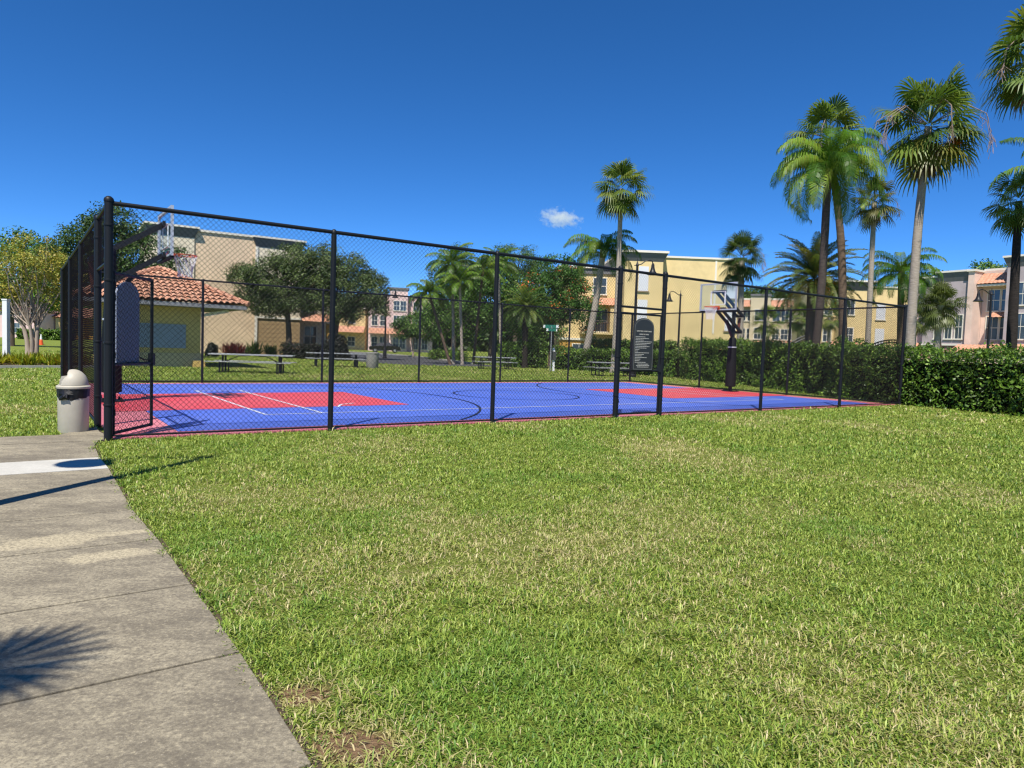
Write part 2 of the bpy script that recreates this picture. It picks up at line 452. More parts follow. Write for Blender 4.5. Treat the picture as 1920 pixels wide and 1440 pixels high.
# ---- street with kerb, beyond the back lawn
M_asph = mat('asphalt', (0.060, 0.060, 0.064), .85, .3, var=.5, scale=1.2, col2=(0.10, 0.10, 0.10), bump=.4, bscale=60)
M_kerb = mat('kerb_concrete', (0.42, 0.40, 0.35), .85, .2, var=.5, scale=2)
near = [ground(*p) for p in ((560, 671), (640, 674), (700, 681), (770, 684.5), (870, 687), (960, 688))]
far = [ground(*p) for p in ((560, 659), (650, 660.5), (705, 663.5), (770, 668.5), (830, 675.5), (880, 682.5), (960, 687))]
rd = MB(); rd.sheet([p for p in near] + [p for p in far[::-1]], .006)
tag(rd.build('street', M_asph), kind='structure')
kb = MB()
for pts in (far[:-1],):
    for i in range(len(pts) - 1): kb.bar(pts[i] + Vector((0, .1, .06)), pts[i + 1] + Vector((0, .1, .06)), .55, .12)
tag(kb.build('kerb', M_kerb), kind='structure')

# ================================================================ GRASS
def grass_blades():
    rng = np.random.default_rng(5)
    Vs, Fs, Ts = [], [], []; off = 0
    hedge_side = lambda P: (P[:, 0] - 12.2) * .45 + (P[:, 1] - 21.0) * .25 > 1.0
    bands = [(.7, 3.4, 13500, .044, .0048), (3.4, 6.5, 6800, .042, .0058), (6.5, 10.5, 2700, .045, .0084), (10.5, 19, 900, .058, .013), (19, 34, 190, .07, .024), (34, 60, 40, .09, .04)]
    for r0, r1, dens, ln, wd in bands:
        a = R_(74 if r1 < 11 else 54)
        n = int(dens * a * (r1 * r1 - r0 * r0))
        r = np.sqrt(rng.uniform(r0 * r0, r1 * r1, n)); th = rng.uniform(-a, a, n)
        P = np.stack([r * np.sin(th), r * np.cos(th)], 1)
        keep = ~inpoly(P, courtpoly) & ~inpoly(P + np.array([.815, .58]) * (vnoise(P, 6, 77) ** 2 * .11)[:, None], walkpoly)
        st = [tuple(p[:2]) for p in near] + [tuple(p[:2]) for p in far[::-1]]
        keep &= ~inpoly(P, st)
        dry = fbm(P, .42, 3, 5)                        # large worn patches
        sm = vnoise(P, 3.2, 11)
        bald = np.clip((dry * .7 + sm * .3 - .60) / .12, 0, 1)
        near_b = np.exp(-((P[:, 0] + .47) ** 2 + (P[:, 1] - 2.26) ** 2) / .035) + .9 * np.exp(-((P[:, 0] + .74) ** 2 + (P[:, 1] - 2.58) ** 2) / .02) + .6 * np.exp(-((P[:, 0] + .1) ** 2 + (P[:, 1] - 2.12) ** 2) / .01)
        bald = np.clip(bald * .55 + near_b * .9, 0, .93)
        keep &= rng.random(n) > bald
        P = P[keep]; dry = dry[keep]; sm = sm[keep]; nb = near_b[keep]; n = len(P)
        tuft = vnoise(P, 7, 21)
        L = ln * rng.uniform(.55, 1.35, n) * (.5 + 1.15 * tuft ** 1.4)
        w = wd * rng.uniform(.6, 1.3, n)
        az = rng.uniform(0, 2 * PI, n); lean = rng.uniform(.40, 1.40, n)
        d = np.stack([np.cos(az), np.sin(az)], 1); s = np.stack([-d[:, 1], d[:, 0]], 1)
        tw = rng.uniform(-.6, .6, n); s = unit(s + d * tw[:, None])
        z0 = np.zeros(n)
        mid = np.concatenate([P + d * (L * np.sin(lean) * .42)[:, None], (L * np.cos(lean) * .62)[:, None]], 1)
        tip = np.concatenate([P + d * (L * np.sin(lean) * 1.05)[:, None], (L * np.cos(lean) * .62 + L * .22 * np.cos(lean * 1.5))[:, None]], 1)
        base = np.concatenate([P, z0[:, None]], 1)
        S3 = np.concatenate([s, np.zeros((n, 1))], 1) * (w / 2)[:, None]
        V = np.stack([base - S3 * .8, base + S3 * .8, mid - S3, mid + S3, tip - S3 * .25, tip + S3 * .25], 1).reshape(-1, 3)
        i = np.arange(n) * 6 + off
        F = np.concatenate([np.stack([i, i + 1, i + 3, i + 2], 1), np.stack([i + 2, i + 3, i + 5, i + 4], 1)])
        green = np.array([[.165, .255, .030], [.25, .34, .050], [.34, .41, .085], [.085, .16, .020], [.30, .35, .065]])[rng.integers(0, 5, n)]
        straw = np.array([[.45, .38, .18], [.38, .34, .13], [.54, .46, .25], [.38, .38, .13], [.36, .38, .11]])[rng.integers(0, 5, n)]
        pd = np.clip(.11 + (dry - .555) * 3.4 + (sm - .5) * .5, .05, .9); pd = np.clip(pd + nb * 1.2, 0, .97)
        lush = np.clip((fbm(P, 1.1, 31, 3) - .52) * 4, 0, 1)[:, None] * .4
        green = green * (1 - lush) + np.array([.10, .24, .03]) * lush
        isd = rng.random(n) < pd
        c = np.where(isd[:, None], straw, green) * rng.uniform(.8, 1.35, (n, 1))
        Ts.append(np.repeat(c, 6, 0)); Vs.append(V); Fs.append(F); off += n * 6
    o = np_obj('grass', np.concatenate(Vs), np.concatenate(Fs), L_grass, tint=np.concatenate(Ts))
    tag(o, 'mown lawn grass with straw coloured dry patches in front of the fenced court', 'grass', kind='stuff')
grass_blades()

# ================================================================ FENCES
def wires(mb, o, d, L, z0, z1, pitch=.0718, r=.0022):
    """two families of diagonal wires on the vertical rectangle o + d*[0,L], z0..z1"""
    o = Vector(o); d = Vector(d); H = z1 - z0; up = Vector((0, 0, 1)); nrm = d.cross(up).normalized()
    k = int(math.ceil((L + H) / pitch))
    for fam in (0, 1):
        for i in range(k + 1):
            s = i * pitch - (H if fam == 0 else 0)
            # fam 0: x = s + t, z = t ; fam 1: x = s - t, z = t
            if fam == 0: t0, t1 = max(0, -s), min(H, L - s)
            else: t0, t1 = max(0, s - L), min(H, s)
            if t1 - t0 < .03: continue
            sg = 1 if fam == 0 else -1
            p = o + d * (s + sg * t0) + up * (z0 + t0) + nrm * (sg * r * .8)
            q = o + d * (s + sg * t1) + up * (z0 + t1) + nrm * (sg * r * .8)
            mb.tube([p, q], r, 4, cap=False)
def post(name, p, r, h, parent):
    m = MB()
    m.tube([p + Vector((0, 0, -.1)), p + Vector((0, 0, h - .05))], r, 14)
    m.lathe([(r * 1.12, h - .055), (r * 1.14, h - .03), (r * .95, h - .008), (r * .5, h + .012), (0.001, h + .018)], p, 14)
    for z in (.45, 1.25, 2.05, 2.75):
        if r > .042: m.lathe([(r * 1.02, z), (r * 1.16, z + .004), (r * 1.16, z + .024), (r * 1.02, z + .028)], p, 14)
    return m.build(name, M_black, parent, smooth=True)
FH = 3.05
def rail(a, b, r, parent, name='top_rail'):
    m = MB(); m.tube([a, b], r, 10); return m.build(name, M_black, parent, smooth=True)
Z3 = Vector((0, 0, 1))
LOC0 = Vector((0, 0, 0))
def new_fence(label, origin):
    return empty('chain_link_fence', origin, 0, label, 'fence', 'chain link fences round the court')
def rel(o, p): return Vector(p) - o
# near side
o = ct(0, 0); fn = new_fence('long black chain link fence along the lawn side of the court, with the closed gate', o)
for u, r in ((0, .052), (2.97, .04), (5.99, .04), (9.05, .05), (10.39, .05), (14.06, .04), (17.76, .04), (CL, .048)):
    post('post', rel(o, ct(u, 0)), r, FH + (.06 if r > .045 else .02), fn)
rail(rel(o, ct(.0, 0, FH - .01)), rel(o, ct(CL, 0, FH - .01)), .029, fn)
rail(rel(o, ct(9.08, 0, 2.30)), rel(o, ct(10.36, 0, 2.30)), .024, fn, 'transom_rail')
for a, b in ((.05, 9.0), (10.44, CL - .05)): rail(rel(o, ct(a, 0, .06)), rel(o, ct(b, 0, .06)), .014, fn, 'bottom_rail')
wm = MB()
wires(wm, rel(o, ct(.05, -.0)), CUx, 8.96, .03, FH - .03)
wires(wm, rel(o, ct(10.43, -.0)), CUx, CL - 10.48, .03, FH - .03)
wires(wm, rel(o, ct(9.1, -.0)), CUx, 1.24, 2.31, FH - .03)
wm.build('wire_mesh', M_wire, fn)
# far side
o = ct(0, CW); fb = new_fence('black chain link fence on the far side of the court before the picnic lawn', o)
for u, r in ((0, .046), (3.46, .036), (7.1, .036), (10.66, .036), (14.2, .036), (17.64, .036)):
    post('post', rel(o, ct(u, CW)), r, FH + .02, fb)
rail(rel(o, ct(0, CW, FH - .01)), rel(o, ct(CL - .05, CW, FH - .01)), .026, fb)
rail(rel(o, ct(0.05, CW, .07)), rel(o, ct(CL - .05, CW, .07)), .022, fb, 'bottom_rail')
wm = MB(); wires(wm, rel(o, ct(.05, CW)), CUx, CL - .1, .03, FH - .03); wm.build('wire_mesh', M_wire, fb)
# left side
o = ct(0, 1.5); fl = new_fence('black chain link fence on the bin side of the court, seen almost end on', o)
for v, r in ((1.5, .048), (4.95, .036), (8.3, .036)):
    post('post', rel(o, ct(0, v)), r, FH + .03, fl)
rail(rel(o, ct(0, .05, FH - .01)), rel(o, ct(0, CW - .05, FH - .01)), .026, fl)
rail(rel(o, ct(0, .06, 2.30)), rel(o, ct(0, 1.46, 2.30)), .022, fl, 'transom_rail')
rail(rel(o, ct(0, 1.55, .06)), rel(o, ct(0, CW - .05, .06)), .016, fl, 'bottom_rail')
wm = MB(); wires(wm, rel(o, ct(0, 1.54)), CVx, CW - 1.6, .03, FH - .03, r=.0015); wires(wm, rel(o, ct(0, .06)), CVx, 1.4, 2.31, FH - .03, r=.0015)
wm.build('wire_mesh', M_wire, fl)
# right side
o = ct(CL, 0); fr = new_fence('black chain link fence on the hedge side of the court', o)
for v, r in ((3.87, .036), (7.75, .036), (CW, .046)):
    post('post', rel(o, ct(CL, v)), r, FH + .02, fr)
rail(rel(o, ct(CL, .05, FH - .01)), rel(o, ct(CL, CW, FH - .01)), .026, fr)
rail(rel(o, ct(CL, .05, .06)), rel(o, ct(CL, CW, .06)), .018, fr, 'bottom_rail')
wm = MB(); wires(wm, rel(o, ct(CL, .05)), CVx, CW - .1, .03, FH - .03); wm.build('wire_mesh', M_wire, fr)

def gate(hinge, d, w, parent, label):
    """gate leaf hanging on 'hinge' (already relative to the parent), extending along unit vector d"""
    gt = bpy.data.objects.new('gate', None); C.objects.link(gt); gt.parent = parent; gt.location = hinge; gt['label'] = label
    d = Vector(d).normalized(); fm = MB(); r = .022
    z0, zm, z1 = .07, .98, 2.18
    a = d * .06; b = d * (w - .03)
    for p in (a, b): fm.tube([p + Z3 * z0, p + Z3 * z1], r, 10)
    for z in (z0 + .01, zm, z1 - .01): fm.tube([a + Z3 * z, b + Z3 * z], r, 10)
    fm.build('gate_frame', M_black, gt, smooth=True)
    for z in (.35, 1.1, 1.85):
        hg = MB(); hg.tube([Vector((0, 0, z)), a + Z3 * z], .014, 8); hg.tube([a + Z3 * (z - .04), a + Z3 * (z + .04)], .03, 10); hg.build('hinge', M_black, gt, smooth=True)
    g2 = MB(); wires(g2, a + d * .03, d, w - .15, z0, z1 - .02); g2.build('wire_mesh', M_wire, gt)
    lt = MB(); n = d.cross(Z3)
    lt.tube([b + Z3 * 1.02 + n * .02, b + Z3 * 1.02 - n * .10, b + Z3 * 1.06 - n * .13 - d * .10], .012, 8)
    lt.bar(b + Z3 * .95, b + Z3 * 1.12, .07, .07)
    lt.build('latch', M_black, gt, smooth=True)
    return gt
g1 = gate(rel(ct(0, 0), ct(9.05, .0)), CUx, 1.30, fn, 'closed gate leaf carrying the front facing rules board')
dl = (ct(.62, .93) - ct(.02, .02)).normalized()
g2 = gate(rel(ct(0, 0), ct(.03, .05)), dl, 1.12, fn, 'gate leaf swung open onto the court')

# ---- rules boards (dark plaques with an arched top)
M_board = mat('board_charcoal', (0.028, 0.027, 0.026), .45, .5, var=.2, scale=8)
M_board_skytint = mat('board_back_sky_tint', (0.22, 0.25, 0.34), .5, .5, var=.2, scale=8)  # blue grey base colour stands in for sky reflected in the plate
M_letter = mat('board_lettering', (0.55, 0.52, 0.47), .6, .3)
def text_mesh(txt, size, name, m, parent, loc, rot, ext=.0015):
    cu = bpy.data.curves.new(name, 'FONT'); cu.body = txt; cu.size = size; cu.align_x = 'CENTER'; cu.extrude = ext
    to = bpy.data.objects.new(name + '_curve', cu); C.objects.link(to)
    dg = bpy.context.evaluated_depsgraph_get()
    me = bpy.data.meshes.new_from_object(to.evaluated_get(dg)); me.name = name
    bpy.data.objects.remove(to)
    me.materials.clear(); me.materials.append(m)
    o = bpy.data.objects.new(name, me); C.objects.link(o); o.parent = parent; o.location = loc; o.rotation_euler = rot
    return o
def board(loc, rz, label, w=.60, h=1.10, mback=None):
    """plaque in its own x (width) / z (height) plane, face towards -y"""
    b = empty('rules_board', loc, rz, label, 'sign', 'rules boards on the court gates')
    def outline(w, h, inset):
        pts = [(-w / 2 + inset, inset), (w / 2 - inset, inset), (w / 2 - inset, h - .20)]
        for i in range(1, 13):
            a = PI * i / 13; pts.append(((w / 2 - inset) * math.cos(a), h - .20 + (.20 - inset) * math.sin(a)))
        pts.append((-w / 2 + inset, h - .20)); return pts
    def slab(m, pts, y0, y1):
        n = len(pts); m.add([(p[0], y0, p[1]) for p in pts] + [(p[0], y1, p[1]) for p in pts],
                            [tuple(range(n)), tuple(range(2 * n - 1, n - 1, -1))] + [(i, i + n, (i + 1) % n + n, (i + 1) % n) for i in range(n)])
    p = MB(); slab(p, outline(w, h, 0), -.012, .012); p.build('panel', M_board if not mback else mback, b)
    fr_ = MB()
    po, pi_ = outline(w, h, .018), outline(w, h, .030); n = len(po)
    for i in range(n):
        j = (i + 1) % n
        fr_.add([(po[i][0], -.0155, po[i][1]), (po[j][0], -.0155, po[j][1]), (pi_[j][0], -.0155, pi_[j][1]), (pi_[i][0], -.0155, pi_[i][1])], [(0, 1, 2, 3)])
    fr_.build('border', mat('board_border', (0.16, 0.155, 0.14), .5, .4), b)
    text_mesh('BASKETBALL COURT RULES', .036, 'title', M_letter, b, (0, -.0150, h - .29), (PI / 2, 0, 0))
    text_mesh('DAWN TILL DUSK', .034, 'heading', M_letter, b, (0, -.0150, h - .355), (PI / 2, 0, 0))
    rr = random.Random(3)
    tx = MB()
    rows = [(.36, .012), (.50, .02), (.30, .012), (.62, .02), (.57, .012), (.43, .014), (.53, .014), (.43, .014), (.15, .012), (.10, .012), (.52, .02), (.33, .012), (.25, .012), (.44, .014), (.22, .012), (.17, .012), (.42, .012)]
    z = h - .40
    for wd, hh in rows:
        x = -w / 2 + .055; e = x + wd * (w - .11) / .62
        while x < e - .01:
            l = min(e - x, rr.uniform(.02, .06)); tx.box((x, -.0148, z), (x + l, -.0125, z + .010)); x += l + .009
        z -= .0335
    for wd in (.32, .40, .34):
        x = -wd / 2; z -= .004
        while x < wd / 2 - .01:
            l = min(wd / 2 - x, rr.uniform(.02, .06)); tx.box((x, -.0148, z), (x + l, -.0125, z + .011)); x += l + .009
        z -= .027
    t = tx.build('text_lines', M_letter, b); t['kind'] = 'stuff'
    return b
board(ct(9.05 + .70, -.045, .99), TH, 'dark arched rules board with pale lettering on the closed gate')
ang = math.atan2(dl.y, dl.x)
nl = Vector((-dl.y, dl.x, 0))
board(ct(.03, .05) + dl * .50 + nl * .045 + Z3 * .99, ang + PI, 'arched rules board on the open gate, seen from its blank back, painted the blue grey of reflected sky', mback=M_board_skytint)

# ================================================================ BASKETBALL HOOPS
M_pad = mat('pole_pad', (0.008, 0.009, 0.011), .7, .2, var=.3, scale=9)
M_rim = mat('rim_orange', (0.62, 0.09, 0.025), .45, .5)
M_net = mat('net_white', (0.72, 0.72, 0.70), .8, .2)
M_alu = mat('aluminium_frame', (0.50, 0.51, 0.53), .4, .5, metal=.3)
def board_glass():
    m = bpy.data.materials.new('backboard_acrylic'); m.use_nodes = True
    t = m.node_tree; out = t.nodes['Material Output']; t.nodes.remove(t.nodes['Principled BSDF'])
    tr = _n(t, 'ShaderNodeBsdfTransparent'); tr.inputs[0].default_value = (.90, .94, .96, 1)
    gl = _n(t, 'ShaderNodeBsdfGlossy'); gl.inputs['Roughness'].default_value = .05
    ms = _n(t, 'ShaderNodeMixShader'); ms.inputs[0].default_value = .05
    t.links.new(tr.outputs[0], ms.inputs[1]); t.links.new(gl.outputs[0], ms.inputs[2]); t.links.new(ms.outputs[0], out.inputs[0])
    return m
M_acryl = board_glass()
def make_hoop():
    """origin at the pole's foot, +x towards the court"""
    X = .96
    h = empty('basketball_hoop', (0, 0, 0), 0, None, 'basketball hoop', 'basketball hoops at the court ends')
    p = MB(); p.tube([(0, 0, 0), (0, 0, 3.12)], .085, 4); p.box((-.22, -.22, .0), (.22, .22, .035))
    for a in (-.16, .16):
        for b in (-.16, .16): p.tube([(a, b, .03), (a, b, .09)], .022, 8)
    p.build('pole', M_blackp, h)
    pd = MB(); pd.lathe([(.13, .18), (.19, .20), (.185, .9), (.155, 1.55), (.13, 1.95), (.10, 2.0)], (0, 0, 0), 16); pd.build('pole_pad', M_pad, h, smooth=True)
    st = MB(); st.lathe([(.150, 1.62), (.162, 1.625), (.160, 1.66), (.148, 1.665)], (0, 0, 0), 16); st.build('strap', M_alu, h)
    ar = MB()
    for s in (-.13, .13):
        ar.bar((-.36, s, 2.80), (X - .05, s, 3.62), .06, .10)
        ar.bar((-.30, s, 2.20), (X - .05, s, 3.00), .06, .10)
    ar.bar((.02, 0, 2.0), (.42, 0, 2.62), .09, .09)
    ar.bar((-.36, -.15, 2.80), (-.36, .15, 2.80), .08); ar.bar((-.30, -.15, 2.20), (-.30, .15, 2.20), .08)
    ar.box((X - .09, -.30, 2.95), (X - .04, .30, 3.05)); ar.box((X - .09, -.30, 3.57), (X - .04, .30, 3.67))
    ar.build('support_arm', M_blackp, h)
    sp = MB(); sp.tube([(-.36, 0, 2.74), (-.30, 0, 2.24)], .05, 10); sp.build('lift_spring', mat('rust_brown', (.14, .045, .03), .6, .4), h, smooth=True)
    gl = MB(); gl.box((X - .006, -.755, 2.985), (X + .006, .755, 3.885)); bb = gl.build('backboard', M_acryl, h)
    f = MB()
    for a, b in (((X, -.77, 2.95), (X, -.77, 3.92)), ((X, .77, 2.95), (X, .77, 3.92)), ((X, -.794, 2.97), (X, .794, 2.97)), ((X, -.794, 3.90), (X, .794, 3.90))): f.bar(a, b, .05, .05)
    f.build('backboard_frame', M_alu, bb)
    t = MB()
    for a, b in (((X, -.305, 3.16), (X, -.305, 3.62)), ((X, .305, 3.16), (X, .305, 3.62)), ((X, -.33, 3.62), (X, .33, 3.62)), ((X, -.33, 3.16), (X, .33, 3.16))): t.bar(a, b, .018, .05, up=(0, 1, 0) if abs(a[2] - b[2]) < .01 else (0, 1, 0))
    t.build('target_square', M_white, bb)
    lp = MB(); lp.box((X - .04, -.78, 2.90), (X + .04, .78, 2.942)); lp.build('edge_padding', M_pad, bb)
    rm = MB(); cx = X + .15 + .2286
    n = 28; rm.tube([(cx + .2286 * math.cos(2 * PI * i / n), .2286 * math.sin(2 * PI * i / n), 3.05) for i in range(n + 1)], .011, 8)
    rm.box((X + .02, -.11, 2.97), (X + .05, .11, 3.10)); rm.bar((X + .03, -.08, 3.04), (cx - .20, -.10, 3.045), .03); rm.bar((X + .03, .08, 3.04), (cx - .20, .10, 3.045), .03); rm.box((X + .03, -.08, 3.0), (X + .16, .08, 3.055))
    rim = rm.build('rim', M_rim, h, smooth=True)
    nt_ = MB(); rows = [(.225, 3.04), (.205, 2.95), (.175, 2.86), (.15, 2.77), (.135, 2.68), (.14, 2.60)]
    k = 12
    for i in range(len(rows) - 1):
        for j in range(k):
            a0 = 2 * PI * (j + .5 * (i % 2)) / k
            for s in (-.5, .5):
                a1 = a0 + s * 2 * PI / k
                nt_.tube([(cx + rows[i][0] * math.cos(a0), rows[i][0] * math.sin(a0), rows[i][1]), (cx + rows[i + 1][0] * math.cos(a1), rows[i + 1][0] * math.sin(a1), rows[i + 1][1])], .006, 4, cap=False)
    nt_.build('net', M_net, rim)
    return h
h1 = make_hoop(); h1.location = ct(.56, 5.62, .02); h1.rotation_euler.z = TH
h1['label'] = 'basketball hoop near the open gate, clear backboard seen edge on over the tiled roof'
h2 = copy_tree(h1); h2.location = ct(CL - .80, 5.67, .02); h2.rotation_euler.z = TH + PI
h2['label'] = 'basketball hoop by the long hedge, its padded pole standing clear'

# ================================================================ LITTER BIN
M_bin = mat('bin_beige', (0.47, 0.43, 0.35), .5, .4, var=.18, scale=6)
M_bag = mat('black_bag', (0.008, 0.008, 0.010), .48, .4)
b0 = empty('litter_bin', (-6.05, 9.42, .0), 0, 'beige litter bin with domed lid and black liner beside the open gate', 'trash can')
m = MB(); m.lathe([(.0, .0), (.212, .0), (.222, .02), (.226, .56), (.222, .60), (.0, .60)], n=40); m.build('body', M_bin, b0, smooth=True)
m = MB(); rng = random.Random(1)
nn = 60
prof = [(.224, .625), (.2345, .618), (.2335, .56), (.2315, .495), (.228, .48)]
vs = []; fs = []
for i, (r, z) in enumerate(prof):
    for k in range(nn):
        a = 2 * PI * k / nn; dz = (.018 * math.sin(a * 2 + 1) + .008 * math.sin(a * 7)) if i >= 2 else 0
        rr = r + (.0045 * math.sin(a * 19 + i) + .002 * math.sin(a * 31) if 0 < i else 0)
        vs.append((rr * math.cos(a), rr * math.sin(a), z + dz))
for i in range(len(prof) - 1):
    for k in range(nn):
        a = i * nn + k; b = i * nn + (k + 1) % nn; fs.append((a, b, b + nn, a + nn))
m.add(vs, fs)
kx, ky = .02, -.245
for i in range(11):
    a = PI * (i / 10.0); m.tube([(kx, ky - .012, .535), (kx + .07 * math.cos(a), ky + .012, .545 + .05 * math.sin(a)), (kx + .12 * math.cos(a), ky + .022, .54 + .07 * math.sin(a))], [.016, .010, .003], 6)
m.tube([(kx + .03, ky, .55), (kx, ky - .02, .515), (kx - .045, ky - .012, .49), (kx - .085, ky + .0, .475), (kx - .095, ky + .008, .492)], [.018, .030, .030, .022, .008], 8)
m.tube([(kx + .03, ky, .55), (kx + .035, ky - .015, .50), (kx - .01, ky - .012, .478)], [.018, .024, .012], 8)
m.build('bin_liner', M_bag, b0, smooth=True)
m = MB()
m.lathe([(.20, .612), (.243, .612), (.247, .622), (.247, .640), (.236, .652), (.215, .656)], n=48)
na, nb = 72, 26
vs = []; idx = {}; fs = []
ox = R_(200)   # azimuth the mouth of the dome faces
for j in range(nb + 1):
    e = PI / 2 * j / nb
    for k in range(na):
        a = 2 * PI * k / na; idx[(j, k)] = len(vs); vs.append((.217 * math.cos(e) * math.cos(a), .217 * math.cos(e) * math.sin(a), .652 + .222 * math.sin(e)))
for j in range(nb):
    for k in range(na):
        q = [idx[(j, k)], idx[(j, (k + 1) % na)], idx[(j + 1, (k + 1) % na)], idx[(j + 1, k)]]
        c = sum((Vector(vs[i]) for i in q), Vector()) / 4
        f_ = c.x * math.cos(ox) + c.y * math.sin(ox)
        if f_ > .055 and .672 < c.z < .864 and abs(-c.x * math.sin(ox) + c.y * math.cos(ox)) < .165: continue
        fs.append(tuple(q))
m.add(vs, fs)
lid = m.build('lid', M_bin, b0, smooth=True)
sd = lid.modifiers.new('thickness', 'SOLIDIFY'); sd.thickness = .010; sd.offset = -1
m = MB(); m.lathe([(.0, .63), (.20, .63), (.198, .70), (.17, .775), (.0, .80)], n=28); fl_ = m.build('inner_flap', mat('bin_flap', (.30, .275, .225), .6, .3), b0, smooth=True)

b0.scale = (.83, .83, 1)

# ================================================================ PICNIC TABLES
M_plank = mat('table_top_grey', (0.36, 0.37, 0.38), .45, .4, var=.4, scale=60, col2=(.20, .21, .22), metal=.2)
def make_table():
    t = empty('picnic_table', (0, 0, 0), 0, None, 'picnic table', 'picnic tables on the back lawn')
    m = MB(); m.box((-1.22, -.37, .715), (1.22, .37, .75)); m.box((-1.22, -.375, .70), (1.22, -.345, .716)); m.box((-1.22, .345, .70), (1.22, .375, .716)); m.build('tabletop', M_plank, t, bevel=.008)
    for s in (-1, 1):
        m = MB(); m.box((-1.22, s * .72 - .14, .425), (1.22, s * .72 + .14, .455)); m.build('seat', M_plank, t, bevel=.008)
    for s in (-1, 1):
        m = MB(); x = s * .82
        for q in (-.22, .22): m.tube([(x, q, 0), (x, q, .70)], .03, 8)
        m.tube([(x, -.72, .41), (x, .72, .41)], .026, 8); m.tube([(x, -.36, .69), (x, .36, .69)], .024, 8)
        for q in (-.72, .72): m.tube([(x, q, 0), (x, q, .42)], .024, 8)
        m.tube([(x, -.72, .03), (x, .72, .03)], .022, 8)
        m.build('leg_frame', M_blackp, t, smooth=True)
    m = MB()
    for s in (-1, 1): m.tube([(s * .80, 0, .41), (s * .42, 0, .66), (s * .05, 0, .70)], .018, 8)
    m.build('brace', M_blackp, t, smooth=True)
    return t
tb = make_table()
spots = [(ground(473, 699), .16, 'large grey picnic table between the tile roofed hut and the first tree'),
         (ground(630, 687.5), .35, 'grey picnic table ending at the concrete barrel'),
         (ground(927, 692), TH - .35, 'grey picnic table beside the clump of slim palms'),
         (ground(1150, 705), TH - .30, 'grey picnic table in front of the low hedge, left of the closed gate')]
for i, (p, a, lb) in enumerate(spots):
    o = tb if i == 0 else copy_tree(tb)
    o.location = p; o.rotation_euler.z = a; o['label'] = lb; o.scale = ((1.32, 1, 1), (1.3, 1, 1), (1.05, 1, 1), (1.2, 1, 1))[i]
M_aggr = mat('aggregate', (0.42, 0.40, 0.37), .9, .2, var=.9, scale=40, col2=(.15, .14, .13), bump=.6, bscale=50)
p = ground(698, 690); m = MB()
m.lathe([(.0, 0), (.31, 0), (.33, .03), (.33, .76), (.35, .78), (.35, .84), (.30, .86), (.26, .86), (.26, .80), (.0, .80)], n=20)
tag(m.build('concrete_barrel', M_aggr, smooth=True), 'pebbled grey concrete barrel at the end of a picnic table', 'litter barrel').location = p

# ================================================================ STREET LAMPS
def make_lamp(H=5.5, arm=.75):
    """arm along +x"""
    l = empty('street_lamp', (0, 0, 0), 0, None, 'street lamp', 'bell headed black street lamps')
    m = MB(); m.lathe([(.0, 0), (.19, 0), (.19, .10), (.15, .14), (.14, .75), (.11, .82), (.085, .90), (.07, H * .5), (.055, H - .15), (.075, H - .13), (.075, H - .08), (.05, H - .05), (.05, H), (.02, H + .04), (.018, H + .20), (.0, H + .24)], n=12)
    m.build('pole', M_blackp, l, smooth=True)
    m = MB(); m.tube([(0, 0, H - .10), (arm * .25, 0, H - .05), (arm * .5, 0, H + .10), (arm * .75, 0, H + .16), (arm * .95, 0, H + .10), (arm, 0, H - .02)], .026, 8); m.tube([(0, 0, H - .12), (-.15, 0, H - .12)], .02, 6)
    m.build('arm', M_blackp, l, smooth=True)
    m = MB(); m.lathe([(.0, .02), (.05, .0), (.075, -.08), (.085, -.20), (.11, -.30), (.14, -.38), (.20, -.46), (.265, -.52), (.265, -.545), (.20, -.53), (.0, -.50)], (arm, 0, H), 16); m.build('bell_shade', M_blackp, l, smooth=True)
    return l
LP = make_lamp()
# (px, depth, height, heading of the arm, label)
lamps = [(1188, 37, 6.35, 0.0, 'black street lamp rising directly behind the closed gate'),
         (1271, 44, 5.35, PI, 'black street lamp before the plain yellow wall, bell head to its left'),
         (1850, 38.5, 5.55, PI, 'black street lamp in front of the pink and grey townhouses'),
         (722, 62, 6.3, 0.0, 'black street lamp at the bend of the asphalt street'),
         (1478, 62, 6.3, PI, 'black street lamp far off among palms, before the cream townhouses')]
for i, (px, Y, H, a, lb) in enumerate(lamps):
    o = LP if i == 0 else copy_tree(LP)
    o.location = foot(px, Y); o.rotation_euler.z = a; s = H / 5.7; o.scale = (s, s, s); o['label'] = lb
# the lamp just outside the frame whose shadow lies across the walk
o = make_lamp(5.35, 1.0); o.location = (-4.16, 4.62, 0); o.rotation_euler.z = R_(206)
o['label'] = 'black street lamp by the walk whose shadow crosses the concrete'

# ================================================================ SMALL THINGS
# street name sign and white marker post
p = foot(1033, 41.5); sg = empty('street_sign', p, 0, 'green street name blades on a thin post above the low hedge', 'street sign')
m = MB(); m.tube([(0, 0, 0), (0, 0, 2.75)], .028, 8); m.build('post', mat('galvanised', (.30, .31, .32), .5, .5), sg, smooth=True)
M_sgreen = mat('sign_green', (0.015, 0.16, 0.11), .5, .4)
m = MB(); m.box((-.48, -.012, 2.62), (.40, .012, 2.82)); m.build('sign_blade', M_sgreen, sg)
m = MB(); m.box((-.20, -.035, 2.44), (.26, -.012, 2.60)); m.build('sign_blade', M_sgreen, sg)
for a_, b_ in (((.26, -.040, 2.65), (.42, -.0135, 2.83)), ((-.52, -.030, 2.64), (-.40, -.0135, 2.80)), ((.27, -.040, 2.44), (.33, -.018, 2.60)), ((-.32, -.040, 2.44), (-.205, -.018, 2.60))):
    m = MB(); m.box(a_, b_); m.build('sign_end', M_white, sg)
p = ground(1037, 696); wp = empty('marker_post', p, 0, 'white marker post with a dark box on it before the low hedge', 'post')
